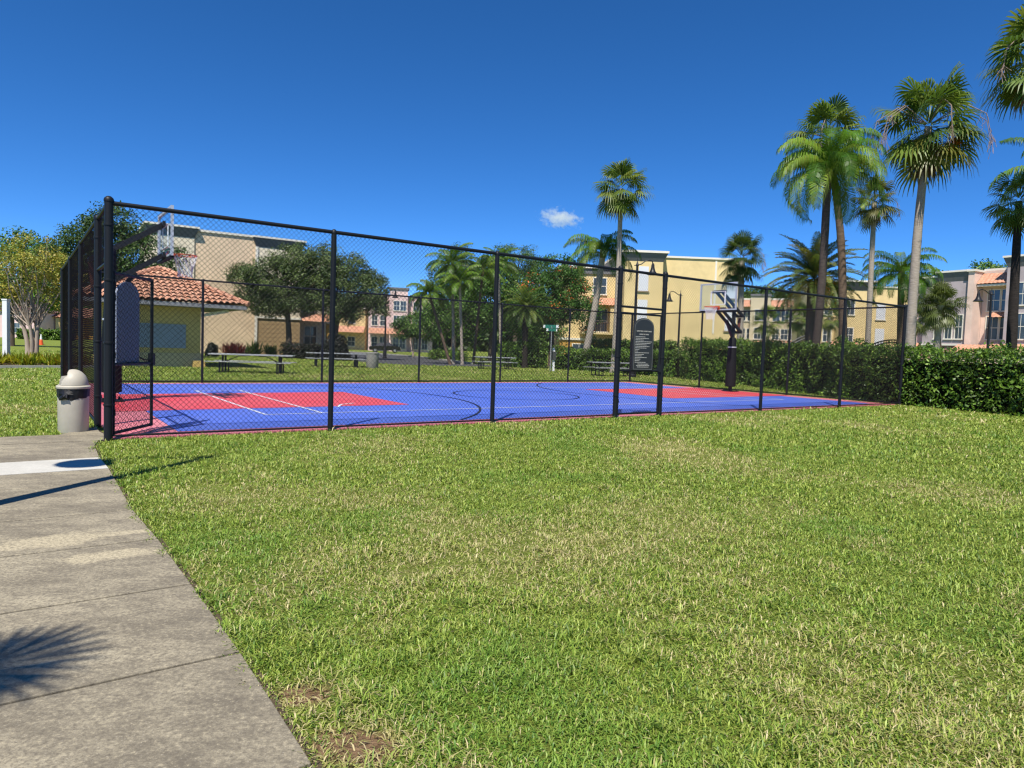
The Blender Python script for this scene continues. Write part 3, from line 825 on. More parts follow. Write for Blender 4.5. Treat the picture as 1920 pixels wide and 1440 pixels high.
m = MB(); m.box((-.075, -.075, 0), (.075, .075, 1.35)); m.add([(-.085, -.085, 1.35), (.085, -.085, 1.35), (.085, .085, 1.35), (-.085, .085, 1.35), (0, 0, 1.48)], [(0, 1, 4), (1, 2, 4), (2, 3, 4), (3, 0, 4)]); m.build('shaft', M_white, wp)
m = MB(); m.box((-.16, -.16, .70), (.16, -.076, 1.22)); m.build('box', mat('dark_box', (.05, .055, .05), .6, .3), wp)
# white pole at the left edge, cone, far railings
p = ground(12, 681); wp = empty('white_pole', p, 0, 'plain white square pole in the flower bed at the left edge', 'pole')
m = MB(); m.box((-.10, -.10, 0), (.10, .10, 2.62)); m.build('shaft', M_white, wp, bevel=.01)
m = MB(); m.box((-.115, -.115, 2.62), (.115, .115, 2.68)); m.build('cap', M_white, wp)
p = foot(77, 70); cn = empty('traffic_cone', p, 0, 'orange traffic cone with white tip on the far left lawn', 'traffic cone')
M_cone = mat('cone_orange', (.75, .12, .03), .5, .4)
m = MB(); m.box((-.34, -.34, 0), (.34, .34, .06)); m.lathe([(.27, .06), (.20, .6), (.15, .75)], n=14); m.build('base_and_body', M_cone, cn)
m = MB(); m.lathe([(.15, .75), (.10, 1.15), (.06, 1.45), (0, 1.47)], n=14); m.build('reflective_tip', M_white, cn, smooth=True); cn.scale = (.75, .75, .75)
def railing(px0, px1, Y, z_lo, z_hi, label):
    a = foot(px0, Y); b = foot(px1, Y); L = (b - a).length
    r = empty('arched_railing', a, math.atan2(b.y - a.y, b.x - a.x), label, 'railing', 'arched black railings beyond the hedge')
    m = MB(); n = 16
    f = lambda t: z_lo + (z_hi - z_lo) * math.sin(PI * min(1, t * 1.25) / 2)
    for dz in (0, -.18, -.95): m.tube([(L * i / n, 0, f(i / n) + dz) for i in range(n + 1)], .045, 6)
    m.build('rail', M_blackp, r)
    m = MB()
    for i in range(26): x = L * (i + .5) / 26; m.tube([(x, 0, 0.2), (x, 0, f((i + .5) / 26))], .022, 5)
    m.build('baluster', M_blackp, r)['kind'] = 'stuff'
    return r
railing(1470, 1536, 44, 2.0, 2.85, 'arched black railing beside the date palm, above the hedge top')
railing(1612, 1688, 46, 2.0, 2.75, 'arched black railing ending at a white pier by the fence corner')
p = foot(1691, 46); wp = empty('white_pier', p, 0, 'white pier with a pointed cap at the end of a railing', 'pier'); m = MB(); m.box((-.25, -.25, 0), (.25, .25, 2.75)); m.add([(-.3, -.3, 2.75), (.3, -.3, 2.75), (.3, .3, 2.75), (-.3, .3, 2.75), (0, 0, 3.15)], [(0, 1, 2, 3), (0, 1, 4), (1, 2, 4), (2, 3, 4), (3, 0, 4)]); m.build('shaft', M_white, wp)

# dark parked car at the end of the street
def car(p, rz, label):
    c = empty('parked_car', p, rz, label, 'car')
    Mp = mat('car_paint_dark', (.012, .013, .018), .2, .6); Mt = mat('tyre', (.012, .012, .012), .8, .2); Mr = mat('wheel_rim', (.45, .45, .47), .35, .5, metal=.6)
    prof = [(-2.25, .35), (-2.28, .72), (-2.1, .90), (-1.45, .98), (-.75, 1.42), (.55, 1.46), (1.25, 1.04), (2.0, .92), (2.25, .70), (2.25, .35)]
    wd = [.80, .86, .86, .86, .66, .66, .86, .86, .82, .80]
    m = MB(); n = len(prof); m.add([(x, -w, z) for (x, z), w in zip(prof, wd)] + [(x, w, z) for (x, z), w in zip(prof, wd)],
        [tuple(range(n)), tuple(range(2 * n - 1, n - 1, -1))] + [(i, i + n, (i + 1) % n + n, (i + 1) % n) for i in range(n)]); m.build('body', Mp, c, bevel=.05)
    for s in (-1, 1):
        m = MB(); m.add([(-1.3, s * .81, 1.02), (1.1, s * .81, 1.06), (.50, s * .69, 1.38), (-.72, s * .69, 1.36)], [(0, 1, 2, 3)]); m.build('side_window', M_glass, c)
    m = MB(); m.add([(1.2, -.78, 1.07), (1.2, .78, 1.07), (.60, .62, 1.445), (.60, -.62, 1.445)], [(0, 1, 2, 3)]); m.build('windscreen', M_glass, c)
    for x in (-1.4, 1.4):
        for s in (-1, 1):
            w = MB(); w.tube([(x, s * .70, .33), (x, s * .88, .33)], .33, 18); wo = w.build('wheel', Mt, c); r = MB(); r.tube([(x, s * .87, .33), (x, s * .895, .33)], .2, 14); r.build('rim', Mr, wo)
    for s in (-.62, .62): m = MB(); m.box((2.2, s - .16, .66), (2.27, s + .16, .80)); m.build('headlight', M_white, c)
car(foot(722, 100), R_(12), 'dark parked car half hidden behind the lamp at the street bend')

# ================================================================ LEAVES: generic foliage
def leaf_mesh(name, ctr, nrm, ln, wd, tint, m, parent, seed=0, updir=None):
    """one rhombic leaf per centre; nrm is the leaf's facing"""
    rng = np.random.default_rng(seed); n = len(ctr)
    nrm = unit(nrm); r = rng.normal(size=(n, 3))
    if updir is not None: r = r * .6 + updir
    ax = unit(r - nrm * (r * nrm).sum(1, keepdims=True)); sd = np.cross(nrm, ax)
    L = ln * rng.uniform(.6, 1.35, (n, 1)); Wd = wd * rng.uniform(.7, 1.3, (n, 1))
    V = np.stack([ctr - ax * L * .5, ctr + sd * Wd * .5 - nrm * Wd * .12, ctr + ax * L * .5 - nrm * L * .15, ctr - sd * Wd * .5 - nrm * Wd * .12], 1).reshape(-1, 3)
    F = np.arange(n * 4).reshape(-1, 4)
    return np_obj(name, V, F, m, parent, tint=np.repeat(tint, 4, 0))
def pick(rng, cols, n, jit=.24):
    c = np.array(cols)[rng.integers(0, len(cols), n)]
    return c * rng.uniform(1 - jit, 1 + jit, (n, 1)) * 1.3
G_OAK = [(.050, .076, .024), (.072, .104, .032), (.038, .060, .019), (.10, .13, .042)]
G_MID = [(.045, .10, .014), (.07, .14, .02), (.03, .075, .012), (.10, .17, .03)]
G_LIGHT = [(.12, .17, .025), (.17, .20, .03), (.08, .13, .02), (.21, .21, .04)]
G_PINE = [(.055, .10, .02), (.085, .14, .03), (.04, .08, .018)]
def tree(base, lobes, trunk_r, cols, label, name='tree', cat='tree', group=None, n_cl=260, per=90, cl_r=.55, leaf=(.16, .09), bark=None, stems=None, seed=1, gap=.0, extra=None, trunk_h=None):
    """lobes: list of (cx, cy, cz, rx, ry, rz) relative to the base; leaf clumps sit in the outer shell of the lobes, limbs lead to them"""
    bark = bark or M_bark
    rng = np.random.default_rng(seed); rr = random.Random(seed)
    t = empty(name, base, 0, label, cat, group)
    lob = np.array(lobes, float); vol = (lob[:, 3] * lob[:, 4] + lob[:, 4] * lob[:, 5]) ; pr = vol / vol.sum()
    which = rng.choice(len(lob), n_cl, p=pr)
    d = unit(rng.normal(size=(n_cl, 3))); rad = rng.uniform(.35, 1.0, (n_cl, 1)) ** .45
    cl = lob[which, :3] + d * rad * lob[which, 3:6]
    cs = rng.uniform(.55, 1.35, n_cl) * cl_r
    cnt = np.maximum(12, (per * (cs / cl_r) ** 2).astype(int))
    idx = np.repeat(np.arange(n_cl), cnt); n = len(idx)
    g_ = rng.normal(size=(n, 3)); g_ = unit(g_) * rng.uniform(0, 1, (n, 1)) ** .55
    ctr = cl[idx] + g_ * cs[idx, None] * np.array([1.1, 1.1, .75])
    out = unit(ctr - lob[which[idx], :3] + 1e-6)
    nrm = unit(rng.normal(size=(n, 3)) * .75 + out * .55 + np.array([0, 0, .45]))
    base_t = rng.uniform(.8, 1.22, (n_cl, 1))
    hue = rng.integers(0, len(cols), n_cl)
    tint = 1.5 * np.array(cols)[np.where(rng.random(n) < .55, hue[idx], rng.integers(0, len(cols), n))] * base_t[idx] * rng.uniform(.8, 1.2, (n, 1))
    if extra:   # flower or fruit coloured leaves: (fraction of clumps, colours)
        fr_, ec = extra; pickc = rng.random(n_cl) < fr_; msk = pickc[idx] & (rng.random(n) < .45) & (g_[:, 2] > -.2)
        tint[msk] = pick(rng, ec, msk.sum())
    leaf_mesh('crown', ctr, nrm, leaf[0], leaf[1], tint, L_tree, t, seed)
    m = MB()
    st = stems or [((0, 0), trunk_r)]
    zc = min(l[2] - l[5] * .4 for l in lobes); zt = trunk_h or max(.6, zc)
    tops = []
    for (sx, sy), r in st:
        top = Vector((sx * 2.2 + rr.uniform(-.15, .15), sy * 2.2, zt)); tops.append((top, r))
        m.tube([(sx, sy, -.1), (sx * 1.02, sy, .12), (sx * 1.3 + rr.uniform(-.05, .05), sy * 1.3, zt * .5), top], [r * 1.35, r * 1.05, r * .9, r * .75], 10)
    order = rng.permutation(n_cl)[:min(n_cl, 46)]
    for k in order:
        tp, r = min(tops, key=lambda q: (q[0] - Vector(cl[k])).length * rr.uniform(.8, 1.2))
        e = Vector(cl[k]); mid = tp.lerp(e, .5) + Vector((rr.uniform(-.3, .3), rr.uniform(-.3, .3), rr.uniform(-.1, .35)))
        m.tube([tp - Z3 * .1, mid, e], [r * rr.uniform(.25, .5), r * .2, r * .06], 6, cap=False)
    m.build('trunk', bark, t, smooth=True)
    return t
def lobes_px(base, specs):
    """lobes given as (dx, dy, z, rx, ry, rz) in metres"""
    return specs

# ---- trees
# big dark oak behind the fence corner, left
Y = 44; b = foot(205, Y)
tree(b, [(-.2, 0, 6.9, 2.7, 2.5, 2.0), (2.3, .4, 6.2, 2.3, 2.3, 1.8), (-2.4, .2, 6.0, 2.3, 2.4, 1.7), (.8, -.4, 8.2, 1.8, 1.8, 1.4), (-4.2, .6, 5.2, 1.8, 2.0, 1.5), (3.4, 0, 4.6, 1.5, 1.8, 1.5), (-1.5, -.5, 4.6, 2.2, 2, 1.3)], .34,
     [(.030, .060, .014), (.045, .085, .018), (.024, .046, .012), (.065, .105, .025)], 'tall dark green tree behind the tile roofed hut', n_cl=430, per=75, cl_r=.62, leaf=(.17, .10), seed=11)
# pale multi stemmed tree with thin yellowish crown
Y = 34.5; b = foot(60, Y)
tree(b, [(0, 0, 4.7, 1.7, 1.6, 1.2), (-1.3, .2, 4.2, 1.2, 1.2, 1.3), (1.3, 0, 4.1, 1.1, 1.2, 1.4), (.4, 0, 5.4, 1.3, 1.2, .9), (1.5, .2, 3.1, .8, .9, .8), (-1.6, 0, 2.9, .9, .9, .8), (-.3, .3, 3.3, 1.2, 1, .7)], .16,
     [(.20, .20, .030), (.26, .23, .035), (.13, .16, .025), (.10, .14, .02), (.30, .24, .05)], 'small multi stemmed tree with pale bark and thin yellowish leaves in the flower bed', n_cl=210, per=42, cl_r=.38, leaf=(.13, .07), bark=M_bark_pale,
     stems=[((-.20, 0), .12), ((.02, .08), .13), ((.22, -.03), .11), ((.08, -.14), .10)], seed=12, trunk_h=1.7)
Y = 60; b = foot(20, Y)
tree(b, [(0, 0, 6.6, 3.2, 3, 2.6), (3.4, 0, 5.6, 2.4, 2.4, 2.4), (-2.8, 0, 5.6, 2.6, 2.4, 2.4), (1.2, 0, 8.4, 2.0, 2, 1.7)], .3, G_MID, 'green tree at the left edge behind the yellowish one', n_cl=260, per=70, cl_r=.8, leaf=(.24, .14), seed=13)
# two live oaks before the beige block
Y = 54; b = foot(541, Y)
tree(b, [(-1.7, 0, 6.2, 1.9, 2.0, 1.7), (-2.2, 0, 4.5, 1.9, 1.9, 1.2), (.2, 0, 4.4, 2.2, 2.0, 1.2), (-.4, 0, 5.6, 2.6, 2.4, 1.9), (1.5, .2, 7.1, 2.2, 2.2, 1.8), (-2.6, 0, 5.3, 1.8, 2.0, 1.6), (.3, 0, 7.6, 1.7, 1.8, 1.4), (-3.6, .2, 6.2, 1.2, 1.4, 1.0), (1.9, -.2, 5.0, 1.6, 1.8, 1.4), (-1.3, -.3, 3.9, 1.7, 1.6, .8)], .24, G_OAK,
     'grey green live oak with its dark trunk before the beige building', n_cl=600, per=72, cl_r=.55, leaf=(.17, .085), seed=14)
Y = 55; b = foot(629, Y)
tree(b, [(.6, 0, 5.4, 2.5, 2.4, 1.9), (-.8, .2, 7.5, 2.2, 2.1, 1.7), (2.4, .1, 5.5, 1.9, 2, 1.6), (1.2, 0, 7.0, 1.9, 1.8, 1.5), (-1.7, 0, 5.4, 1.6, 1.8, 1.6), (3.3, 0, 4.2, 1.0, 1.2, .8), (.3, -.3, 3.7, 2.0, 1.6, .8)], .24, G_OAK,
     'grey green live oak with a leaning trunk beside the round dark shrub', n_cl=520, per=72, cl_r=.55, leaf=(.17, .085), seed=15)
# pine and poinciana, broadleaf mass
Y = 78; b = foot(965, Y)
tree(b, [(0, 0, 11.3, 3.0, 2.6, 1.9), (-2.8, 0, 9.8, 2.4, 2.2, 1.9), (2.2, 0, 10.0, 1.8, 2, 1.5), (-4.0, .4, 8.4, 2.0, 2, 1.6), (.6, 0, 8.6, 2.6, 2, 1.6)], .26, G_PINE, 'tall pine with feathery top behind the orange flowered tree', n_cl=300, per=70, cl_r=.7, leaf=(.30, .06), seed=16)
Y = 76; b = foot(850, Y)
tree(b, [(0, 0, 10.9, 1.6, 1.6, 1.5), (-1.4, 0, 9.0, 1.9, 1.8, 1.6), (1.4, .2, 8.2, 2.2, 2, 1.8), (0, 0, 6.4, 2.6, 2.2, 2.0), (3.0, 0, 6.4, 2.2, 2, 2)], .26, G_PINE, 'pine rising behind the clump of slim palms', n_cl=280, per=70, cl_r=.7, leaf=(.30, .07), seed=17)
Y = 52; b = foot(1034, Y)
tree(b, [(.3, 0, 5.6, 2.3, 2.2, 1.9), (1.7, 0, 5.0, 1.9, 1.8, 1.7), (-1.2, 0, 5.6, 1.8, 1.8, 1.7), (.5, .2, 7.2, 1.9, 1.8, 1.3), (2.6, .1, 4.0, 1.2, 1.4, 1.2), (-.4, -.3, 4.0, 1.8, 1.6, 1.0)], .24, [(.028, .075, .012), (.045, .105, .016), (.06, .13, .02)],
     'spreading tree dotted with orange red flowers', n_cl=360, per=72, cl_r=.52, leaf=(.17, .09), extra=(.17, [(.62, .13, .03), (.70, .22, .05), (.50, .08, .03)]), seed=18)
Y = 66; b = foot(920, Y)
tree(b, [(0, 0, 5.4, 2.8, 2.4, 2.6), (-3.0, 0, 4.6, 2.4, 2.2, 2.4), (2.8, 0, 5.2, 2.4, 2, 2.6), (-5.4, .2, 4.0, 2.0, 2, 2.2), (.5, 0, 7.4, 2.2, 2, 1.5), (5, 0, 4.2, 2, 2, 2.2)], .26, G_MID, 'dense bright green tree behind the short date palm', n_cl=420, per=70, cl_r=.8, leaf=(.24, .14), seed=19)
Y = 72; b = foot(775, Y)
tree(b, [(0, 0, 3.4, 1.6, 1.5, 1.3), (1.2, 0, 2.8, 1.2, 1.2, 1.0), (-1.1, 0, 2.9, 1.1, 1.1, 1.0)], .10, G_MID, 'small young street tree between the lamp and the slim palms', n_cl=110, per=60, cl_r=.5, leaf=(.2, .12), seed=29, bark=M_bark_pale)
Y = 108; b = foot(1842, Y)
tree(b, [(0, 0, 14.2, 4.2, 3, 2.8), (-3.2, 0, 13.4, 2.6, 2.4, 2.2), (3.2, 0, 13.6, 2.6, 2.4, 2.2), (0, 0, 10.5, 4.5, 3, 3)], .4, G_MID, 'round green tree top above the pink and grey roofs', n_cl=240, per=70, cl_r=1.1, leaf=(.40, .24), seed=20)
Y = 105; b = foot(1745, Y)
tree(b, [(0, 0, 12.2, 3.4, 3, 2.8), (-3.6, 0, 11.6, 2.6, 2.4, 2.8), (3.0, 0, 10.8, 2.4, 2.4, 2.4), (0, 0, 8.5, 4.5, 3, 3)], .4, [(.03, .07, .016), (.045, .09, .02), (.06, .11, .025)], 'dark green tree between the yellow block and the grey roofs', n_cl=260, per=70, cl_r=1.1, leaf=(.40, .24), seed=21)
Y = 150; b = foot(1430, Y)
tree(b, [(0, 0, 14.0, 4.2, 3, 2.6), (-5, 0, 13.0, 3, 2.6, 2.4), (5, 0, 13.2, 3, 2.6, 2.4), (11, 0, 13.4, 4, 3, 2.4)], .5, G_PINE, 'dark tree line showing over the cream townhouse roofs', n_cl=220, per=60, cl_r=1.3, leaf=(.5, .3), seed=22)
for k, (px, Y, h, w, sd) in enumerate([(-60, 150, 11, 9, 31), (95, 160, 11, 9, 32), (260, 150, 10, 9, 33), (770, 170, 13, 9, 34), (640, 165, 12, 9, 35)]):
    b = foot(px, Y)
    tree(b, [(0, 0, h * .6, w * .6, 3, h * .33), (-w * .5, 0, h * .5, w * .4, 3, h * .3), (w * .5, 0, h * .5, w * .4, 3, h * .3), (w * .1, 0, h * .8, w * .35, 3, h * .2)], .4, G_MID,
         ['distant green tree at the far left edge', 'distant green tree behind the yellow columned house', 'distant green tree behind the beige building', 'distant green tree behind the pink townhouses', 'distant green tree behind the live oaks'][k], group='distant trees', n_cl=150, per=60, cl_r=1.3, leaf=(.55, .34), seed=sd)

def far_woods():
    rng = np.random.default_rng(77); n = 80000
    px = rng.uniform(-420, 2340, n); Y = rng.uniform(175, 205, n); X_ = (px - 960) / FPX * Y
    top = 9 + 6 * fbm(np.stack([X_, Y * .2], 1), .045, 4, 3)
    z = top * rng.random(n) ** 1.1; ctr = np.stack([X_, Y, z], 1); ctr[:, 1] += (vnoise(ctr, .25, 5) - .5) * 10
    nrm = unit(rng.normal(size=(n, 3)) * .7 + np.array([0, -.5, .6])); tone = .6 + .8 * vnoise(ctr, .22, 8)
    o = leaf_mesh('far_woods', ctr, nrm, 2.0, 1.25, pick(rng, G_MID + G_OAK, n) * tone[:, None], L_tree, None, 7)
    tag(o, 'distant belt of green woods along the horizon behind all the houses', 'woods', kind='stuff')
far_woods()

# ================================================================ PALMS
G_FAN = [(.105, .17, .024), (.15, .215, .036), (.065, .12, .020), (.21, .26, .055)]
G_QUEEN = [(.085, .18, .018), (.12, .225, .026), (.06, .14, .016), (.17, .25, .036)]
G_DATE = [(.16, .195, .045), (.22, .24, .065), (.11, .15, .036), (.28, .25, .075)]
BROWN = [(.16, .11, .06), (.22, .16, .09), (.11, .075, .045)]
class Strips:
    def __init__(s): s.V = []; s.F = []; s.T = []; s.n = 0
    def strip(s, rows, tint):
        """rows: list of (left, right) points"""
        k = len(rows)
        for a, b in rows: s.V.append(a); s.V.append(b)
        for i in range(k - 1): q = s.n + 2 * i; s.F.append((q, q + 1, q + 3, q + 2))
        s.T += [tint] * (2 * k); s.n += 2 * k
    def build(s, name, m, parent): return np_obj(name, np.array([tuple(v) for v in s.V]), np.array(s.F), m, parent, tint=np.array(s.T))
def fan_leaf(S_, o, d, pet, bl, col, rr, droop=.45, nseg=22, spread=118, fold=.30):
    """a costapalmate leaf: stalk of length pet, then a pleated fan of blade length bl"""
    d = d.normalized(); g_ = Vector((0, 0, -1))
    side = d.cross(Vector((0, 0, 1)))
    if side.length < .05: side = Vector((math.cos(rr.random() * 6), math.sin(rr.random() * 6), 0))
    side.normalize(); side = (side + Vector((rr.uniform(-.35, .35), rr.uniform(-.35, .35), rr.uniform(-.35, .35)))).normalized()
    side = (side - d * side.dot(d)).normalized(); nrm = side.cross(d).normalized()
    e = o + d * pet + g_ * pet * .10
    w = .022 * pet / .9 + .008
    S_.strip([(o - side * w, o + side * w), (o + d * pet * .5 - side * w * .8, o + d * pet * .5 + side * w * .8), (e - side * w * .6, e + side * w * .6)], tuple(c * .9 + .02 for c in col))
    ax = (d + g_ * .28).normalized(); ax0 = ax; side2 = (side - ax * side.dot(ax)).normalized(); n2 = side2.cross(ax)
    for k in range(nseg):
        a = R_(spread) * ((k + .5) / nseg * 2 - 1)
        dr = ax * math.cos(a) + side2 * math.sin(a) - n2 * fold * abs(math.sin(a)) 
        dr.normalize(); L = bl * (1 - .32 * (abs(a) / R_(spread)) ** 2) * rr.uniform(.92, 1.06)
        pw = dr.cross(n2).normalized() * (bl * math.tan(R_(spread) / nseg) * .46)
        tone = rr.uniform(.85, 1.15); t = tuple(c * tone for c in col)
        p1 = e + dr * L * .55 + g_ * L * .04 * droop + n2 * (.02 * bl if k % 2 else -.02 * bl)
        p2 = e + dr * L * .80 + g_ * L * (.13 * droop + rr.uniform(0, .05)); p3 = e + dr * L * .93 + g_ * L * (.42 * droop + rr.uniform(0, .14))
        S_.strip([(e - pw * .06, e + pw * .06), (p1 - pw, p1 + pw), (p2 - pw * .5, p2 + pw * .5), (p3 - pw * .10, p3 + pw * .10)], t)
def palm_trunk(path, r0, r1, m, parent, flare=1.35):
    n = 22; pts = []; rad = []
    P = [Vector(p) for p in path]
    for i in range(n + 1):
        t = i / n * (len(P) - 1); k = min(int(t), len(P) - 2); f = t - k
        p0 = P[max(k - 1, 0)]; p1 = P[k]; p2 = P[k + 1]; p3 = P[min(k + 2, len(P) - 1)]
        q = .5 * ((2 * p1) + (p2 - p0) * f + (2 * p0 - 5 * p1 + 4 * p2 - p3) * f * f + (3 * p1 - p0 - 3 * p2 + p3) * f ** 3)
        pts.append(q); s = i / n; rad.append((r0 + (r1 - r0) * s) * (1 + (flare - 1) * math.exp(-s * 14)) * (1 + .03 * math.sin(i * 2.4)))
    b = MB(); b.tube(pts, rad, 12); return b.build('trunk', m, parent, smooth=True)
def fan_palm(base, top, R, label, seed, bark=None, r0=.2, r1=.14, n=40, skirt=10, stalks=0, mid=None, cols=None, group='fan palms', droop=.5, fruit=0):
    """base: ground point; top: crown centre relative to the base; R: crown radius"""
    rr = random.Random(seed); t = empty('fan_palm', base, 0, label, 'palm tree', group); top = Vector(top)
    path = [(0, 0, -.1), mid or tuple(top * .5), tuple(top + Vector((0, 0, -R * .15)))]
    palm_trunk(path, r0, r1, bark or M_trunk_grey, t)
    S_ = Strips(); cols = cols or G_FAN
    for i in range(n):
        f = (i + .5) / n; el = R_(88 - 138 * f ** .95 + rr.uniform(-13, 13)); az = i * 2.39996 + rr.uniform(-.4, .4)
        d = Vector((math.cos(az) * math.cos(el), math.sin(az) * math.cos(el), math.sin(el)))
        c = rr.choice(cols); tone = rr.uniform(.8, 1.2)
        if f > .8 and rr.random() < .25: c = (.20, .20, .04)
        fan_leaf(S_, top + d * .08 + Vector((0, 0, -.25 * R * f)), d, R * rr.uniform(.30, .62), R * rr.uniform(.45, .58), tuple(q * tone for q in c), rr, droop * rr.uniform(.7, 1.5))
    S_.build('crown', L_palm, t)
    if skirt:
        S2 = Strips()
        for i in range(skirt):
            az = rr.uniform(0, 2 * PI); el = R_(rr.uniform(-80, -48))
            d = Vector((math.cos(az) * math.cos(el), math.sin(az) * math.cos(el), math.sin(el)))
            fan_leaf(S2, top + Vector((0, 0, -.22 * R)), d, R * .28, R * rr.uniform(.38, .52), rr.choice(BROWN), rr, .8, nseg=14, spread=70, fold=.6)
        S2.build('dead_fronds', L_dry, t)
    if stalks:
        m = MB()
        for i in range(stalks):
            az = rr.uniform(0, 2 * PI); h = Vector((math.cos(az), math.sin(az), 0)); L = R * rr.uniform(.8, 1.15)
            pts = [top + Vector((0, 0, -.1 * R)) + h * .1, top + h * L * .55 + Vector((0, 0, .14 * R)), top + h * L * .9 + Vector((0, 0, -.12 * R)), top + h * L * 1.0 + Vector((0, 0, -.55 * R))]
            m.tube(pts, [.022, .018, .014, .008], 5, cap=False)
            for k in range(14):
                f = rr.uniform(.35, 1.0); q = pts[2].lerp(pts[3], f) if f > .5 else pts[1].lerp(pts[2], f * 2)
                e = q + Vector((rr.uniform(-.18, .18), rr.uniform(-.18, .18), -rr.uniform(.15, .5) * R * .6)); m.tube([q, q.lerp(e, .5) + h * .04, e], [.006, .006, .010], 4, cap=False)
        m.build('flower_stalks', mat('dry_stalk', (.26, .19, .15), .8, .2), t)
    if fruit:
        m = MB()
        for i in range(160):
            p = top + Vector((R * .42, -R * .1, -R * .42)) + Vector((rr.gauss(0, .13), rr.gauss(0, .13), rr.gauss(0, .2))); m.lathe([(0, -.03), (.03, 0), (0, .03)], p, 5)
        m.build('fruit_cluster', mat('orange_fruit', (.55, .18, .02), .5, .4), t)['kind'] = 'stuff'
    return t
def feather_frond(S_, o, az, el0, L, cols, rr, bend, leaf, nl=44, v=.35, hang=.8, w=.022):
    """arching rachis with leaflets on both sides; hang 0 stiff .. 1 limp"""
    h = Vector((math.cos(az), math.sin(az), 0)); p = Vector(o); el = el0; n = 14; pts = [p.copy()]; dirs = []
    for i in range(n):
        d = h * math.cos(el) + Z3 * math.sin(el); dirs.append(d); p = p + d * (L / n); pts.append(p.copy()); el -= bend / n * (.4 + 1.4 * i / n)
    dirs.append(dirs[-1]); c0 = rr.choice(cols); tone = rr.uniform(.8, 1.2)
    sd0 = h.cross(Z3).normalized()
    S_.strip([(pts[i] - sd0 * .028 * (1 - i / n) - sd0 * .004, pts[i] + sd0 * .028 * (1 - i / n) + sd0 * .004) for i in range(n + 1)], tuple(q * 1.1 + .02 for q in c0))
    for k in range(nl):
        f = .12 + .88 * (k + .5) / nl; x = f * n; i = min(int(x), n - 1); q = pts[i].lerp(pts[i + 1], x - i); d = dirs[i]; up = sd0.cross(d).normalized()
        ll = leaf * (math.sin(PI * min(1, f * .85 + .12)) ** .6) * rr.uniform(.85, 1.1)
        for s in (-1, 1):
            a = (sd0 * s * .85 + d * .55 + up * v * rr.uniform(.5, 1.4)).normalized()
            e1 = q + a * ll * .5 - Z3 * ll * .08 * hang; e2 = q + a * ll * (.95 - .35 * hang) - Z3 * ll * (.12 + .62 * hang * rr.uniform(.7, 1.1))
            wv = d * w; t = tuple(z * tone * rr.uniform(.85, 1.15) for z in c0)
            S_.strip([(q - wv * .5, q + wv * .5), (e1 - wv, e1 + wv), (e2 - wv * .15, e2 + wv * .15)], t)
def feather_palm(base, top, L, label, seed, n=18, kind='queen_palm', bark=None, r0=.17, r1=.13, mid=None, cols=None, group='feather palms', els=(80, -10), bend=1.5, leaf=.6, hang=.85, v=.2, nl=44, w=.022, shaft=True, fruit=False, azs=None):
    rr = random.Random(seed); t = empty(kind, base, 0, label, 'palm tree', group); top = Vector(top)
    palm_trunk([(0, 0, -.1), mid or tuple(top * .5), tuple(top)], r0, r1, bark or M_trunk_grey, t)
    if shaft:
        m = MB(); m.tube([top - Z3 * .15, top + Z3 * .25, top + Z3 * .6], [r1 * 1.1, r1 * 1.15, r1 * .5], 10); m.build('crown_shaft', mat('palm_sheath', (.16, .17, .05), .6, .3, var=.6, scale=5, col2=(.12, .08, .05)), t, smooth=True)
    S_ = Strips(); cols = cols or G_QUEEN
    for i in range(n):
        f = (i + .5) / n; el = R_(els[0] + (els[1] - els[0]) * f ** .9 + rr.uniform(-6, 6)); az = (i * 2.39996 + rr.uniform(-.25, .25)) if not azs else azs[i % len(azs)] + rr.uniform(-.15, .15)
        feather_frond(S_, top + Z3 * .15, az, el, L * rr.uniform(.85, 1.1), cols, rr, bend * rr.uniform(.8, 1.2), leaf, nl, v, hang, w)
    S_.build('crown', L_palm, t)
    if fruit:
        m = MB()
        for k in range(5):
            a = rr.uniform(0, 2 * PI); c = top + Vector((math.cos(a) * .9, math.sin(a) * .9, -.35)); m.tube([top, top + Vector((math.cos(a) * .6, math.sin(a) * .6, .25)), c], [.03, .025, .02], 5)
            for i in range(70): p = c + Vector((rr.gauss(0, .16), rr.gauss(0, .16), rr.gauss(-.1, .25))); m.lathe([(0, -.035), (.035, 0), (0, .035)], p, 5)
        m.build('fruit_cluster', mat('date_fruit', (.60, .26, .02), .5, .4), t)['kind'] = 'stuff'
    return t
def palm_top(b, px, py, Y=None):
    """crown centre relative to base b, seen at pixel px, py at depth Y"""
    p = at(px, py, Y or b.y); return p - Vector((b.x, b.y, 0))

# centre: very tall fan palm and leaning queen palm
b = foot(1153, 43); fan_palm(b, palm_top(b, 1165, 345), 1.95, 'tallest slim fan palm in the middle, standing behind the fence left of the gate', 41, n=44, skirt=8, r0=.24, r1=.12, mid=tuple(palm_top(b, 1158, 560)))
b = foot(1092, 46); feather_palm(b, palm_top(b, 1130, 480), 3.0, 'queen palm with a pale leaning trunk left of the tallest fan palm', 42, n=24, r0=.24, r1=.20, mid=tuple(palm_top(b, 1114, 585)), els=(78, 0), bend=2.2, leaf=.75, nl=56)
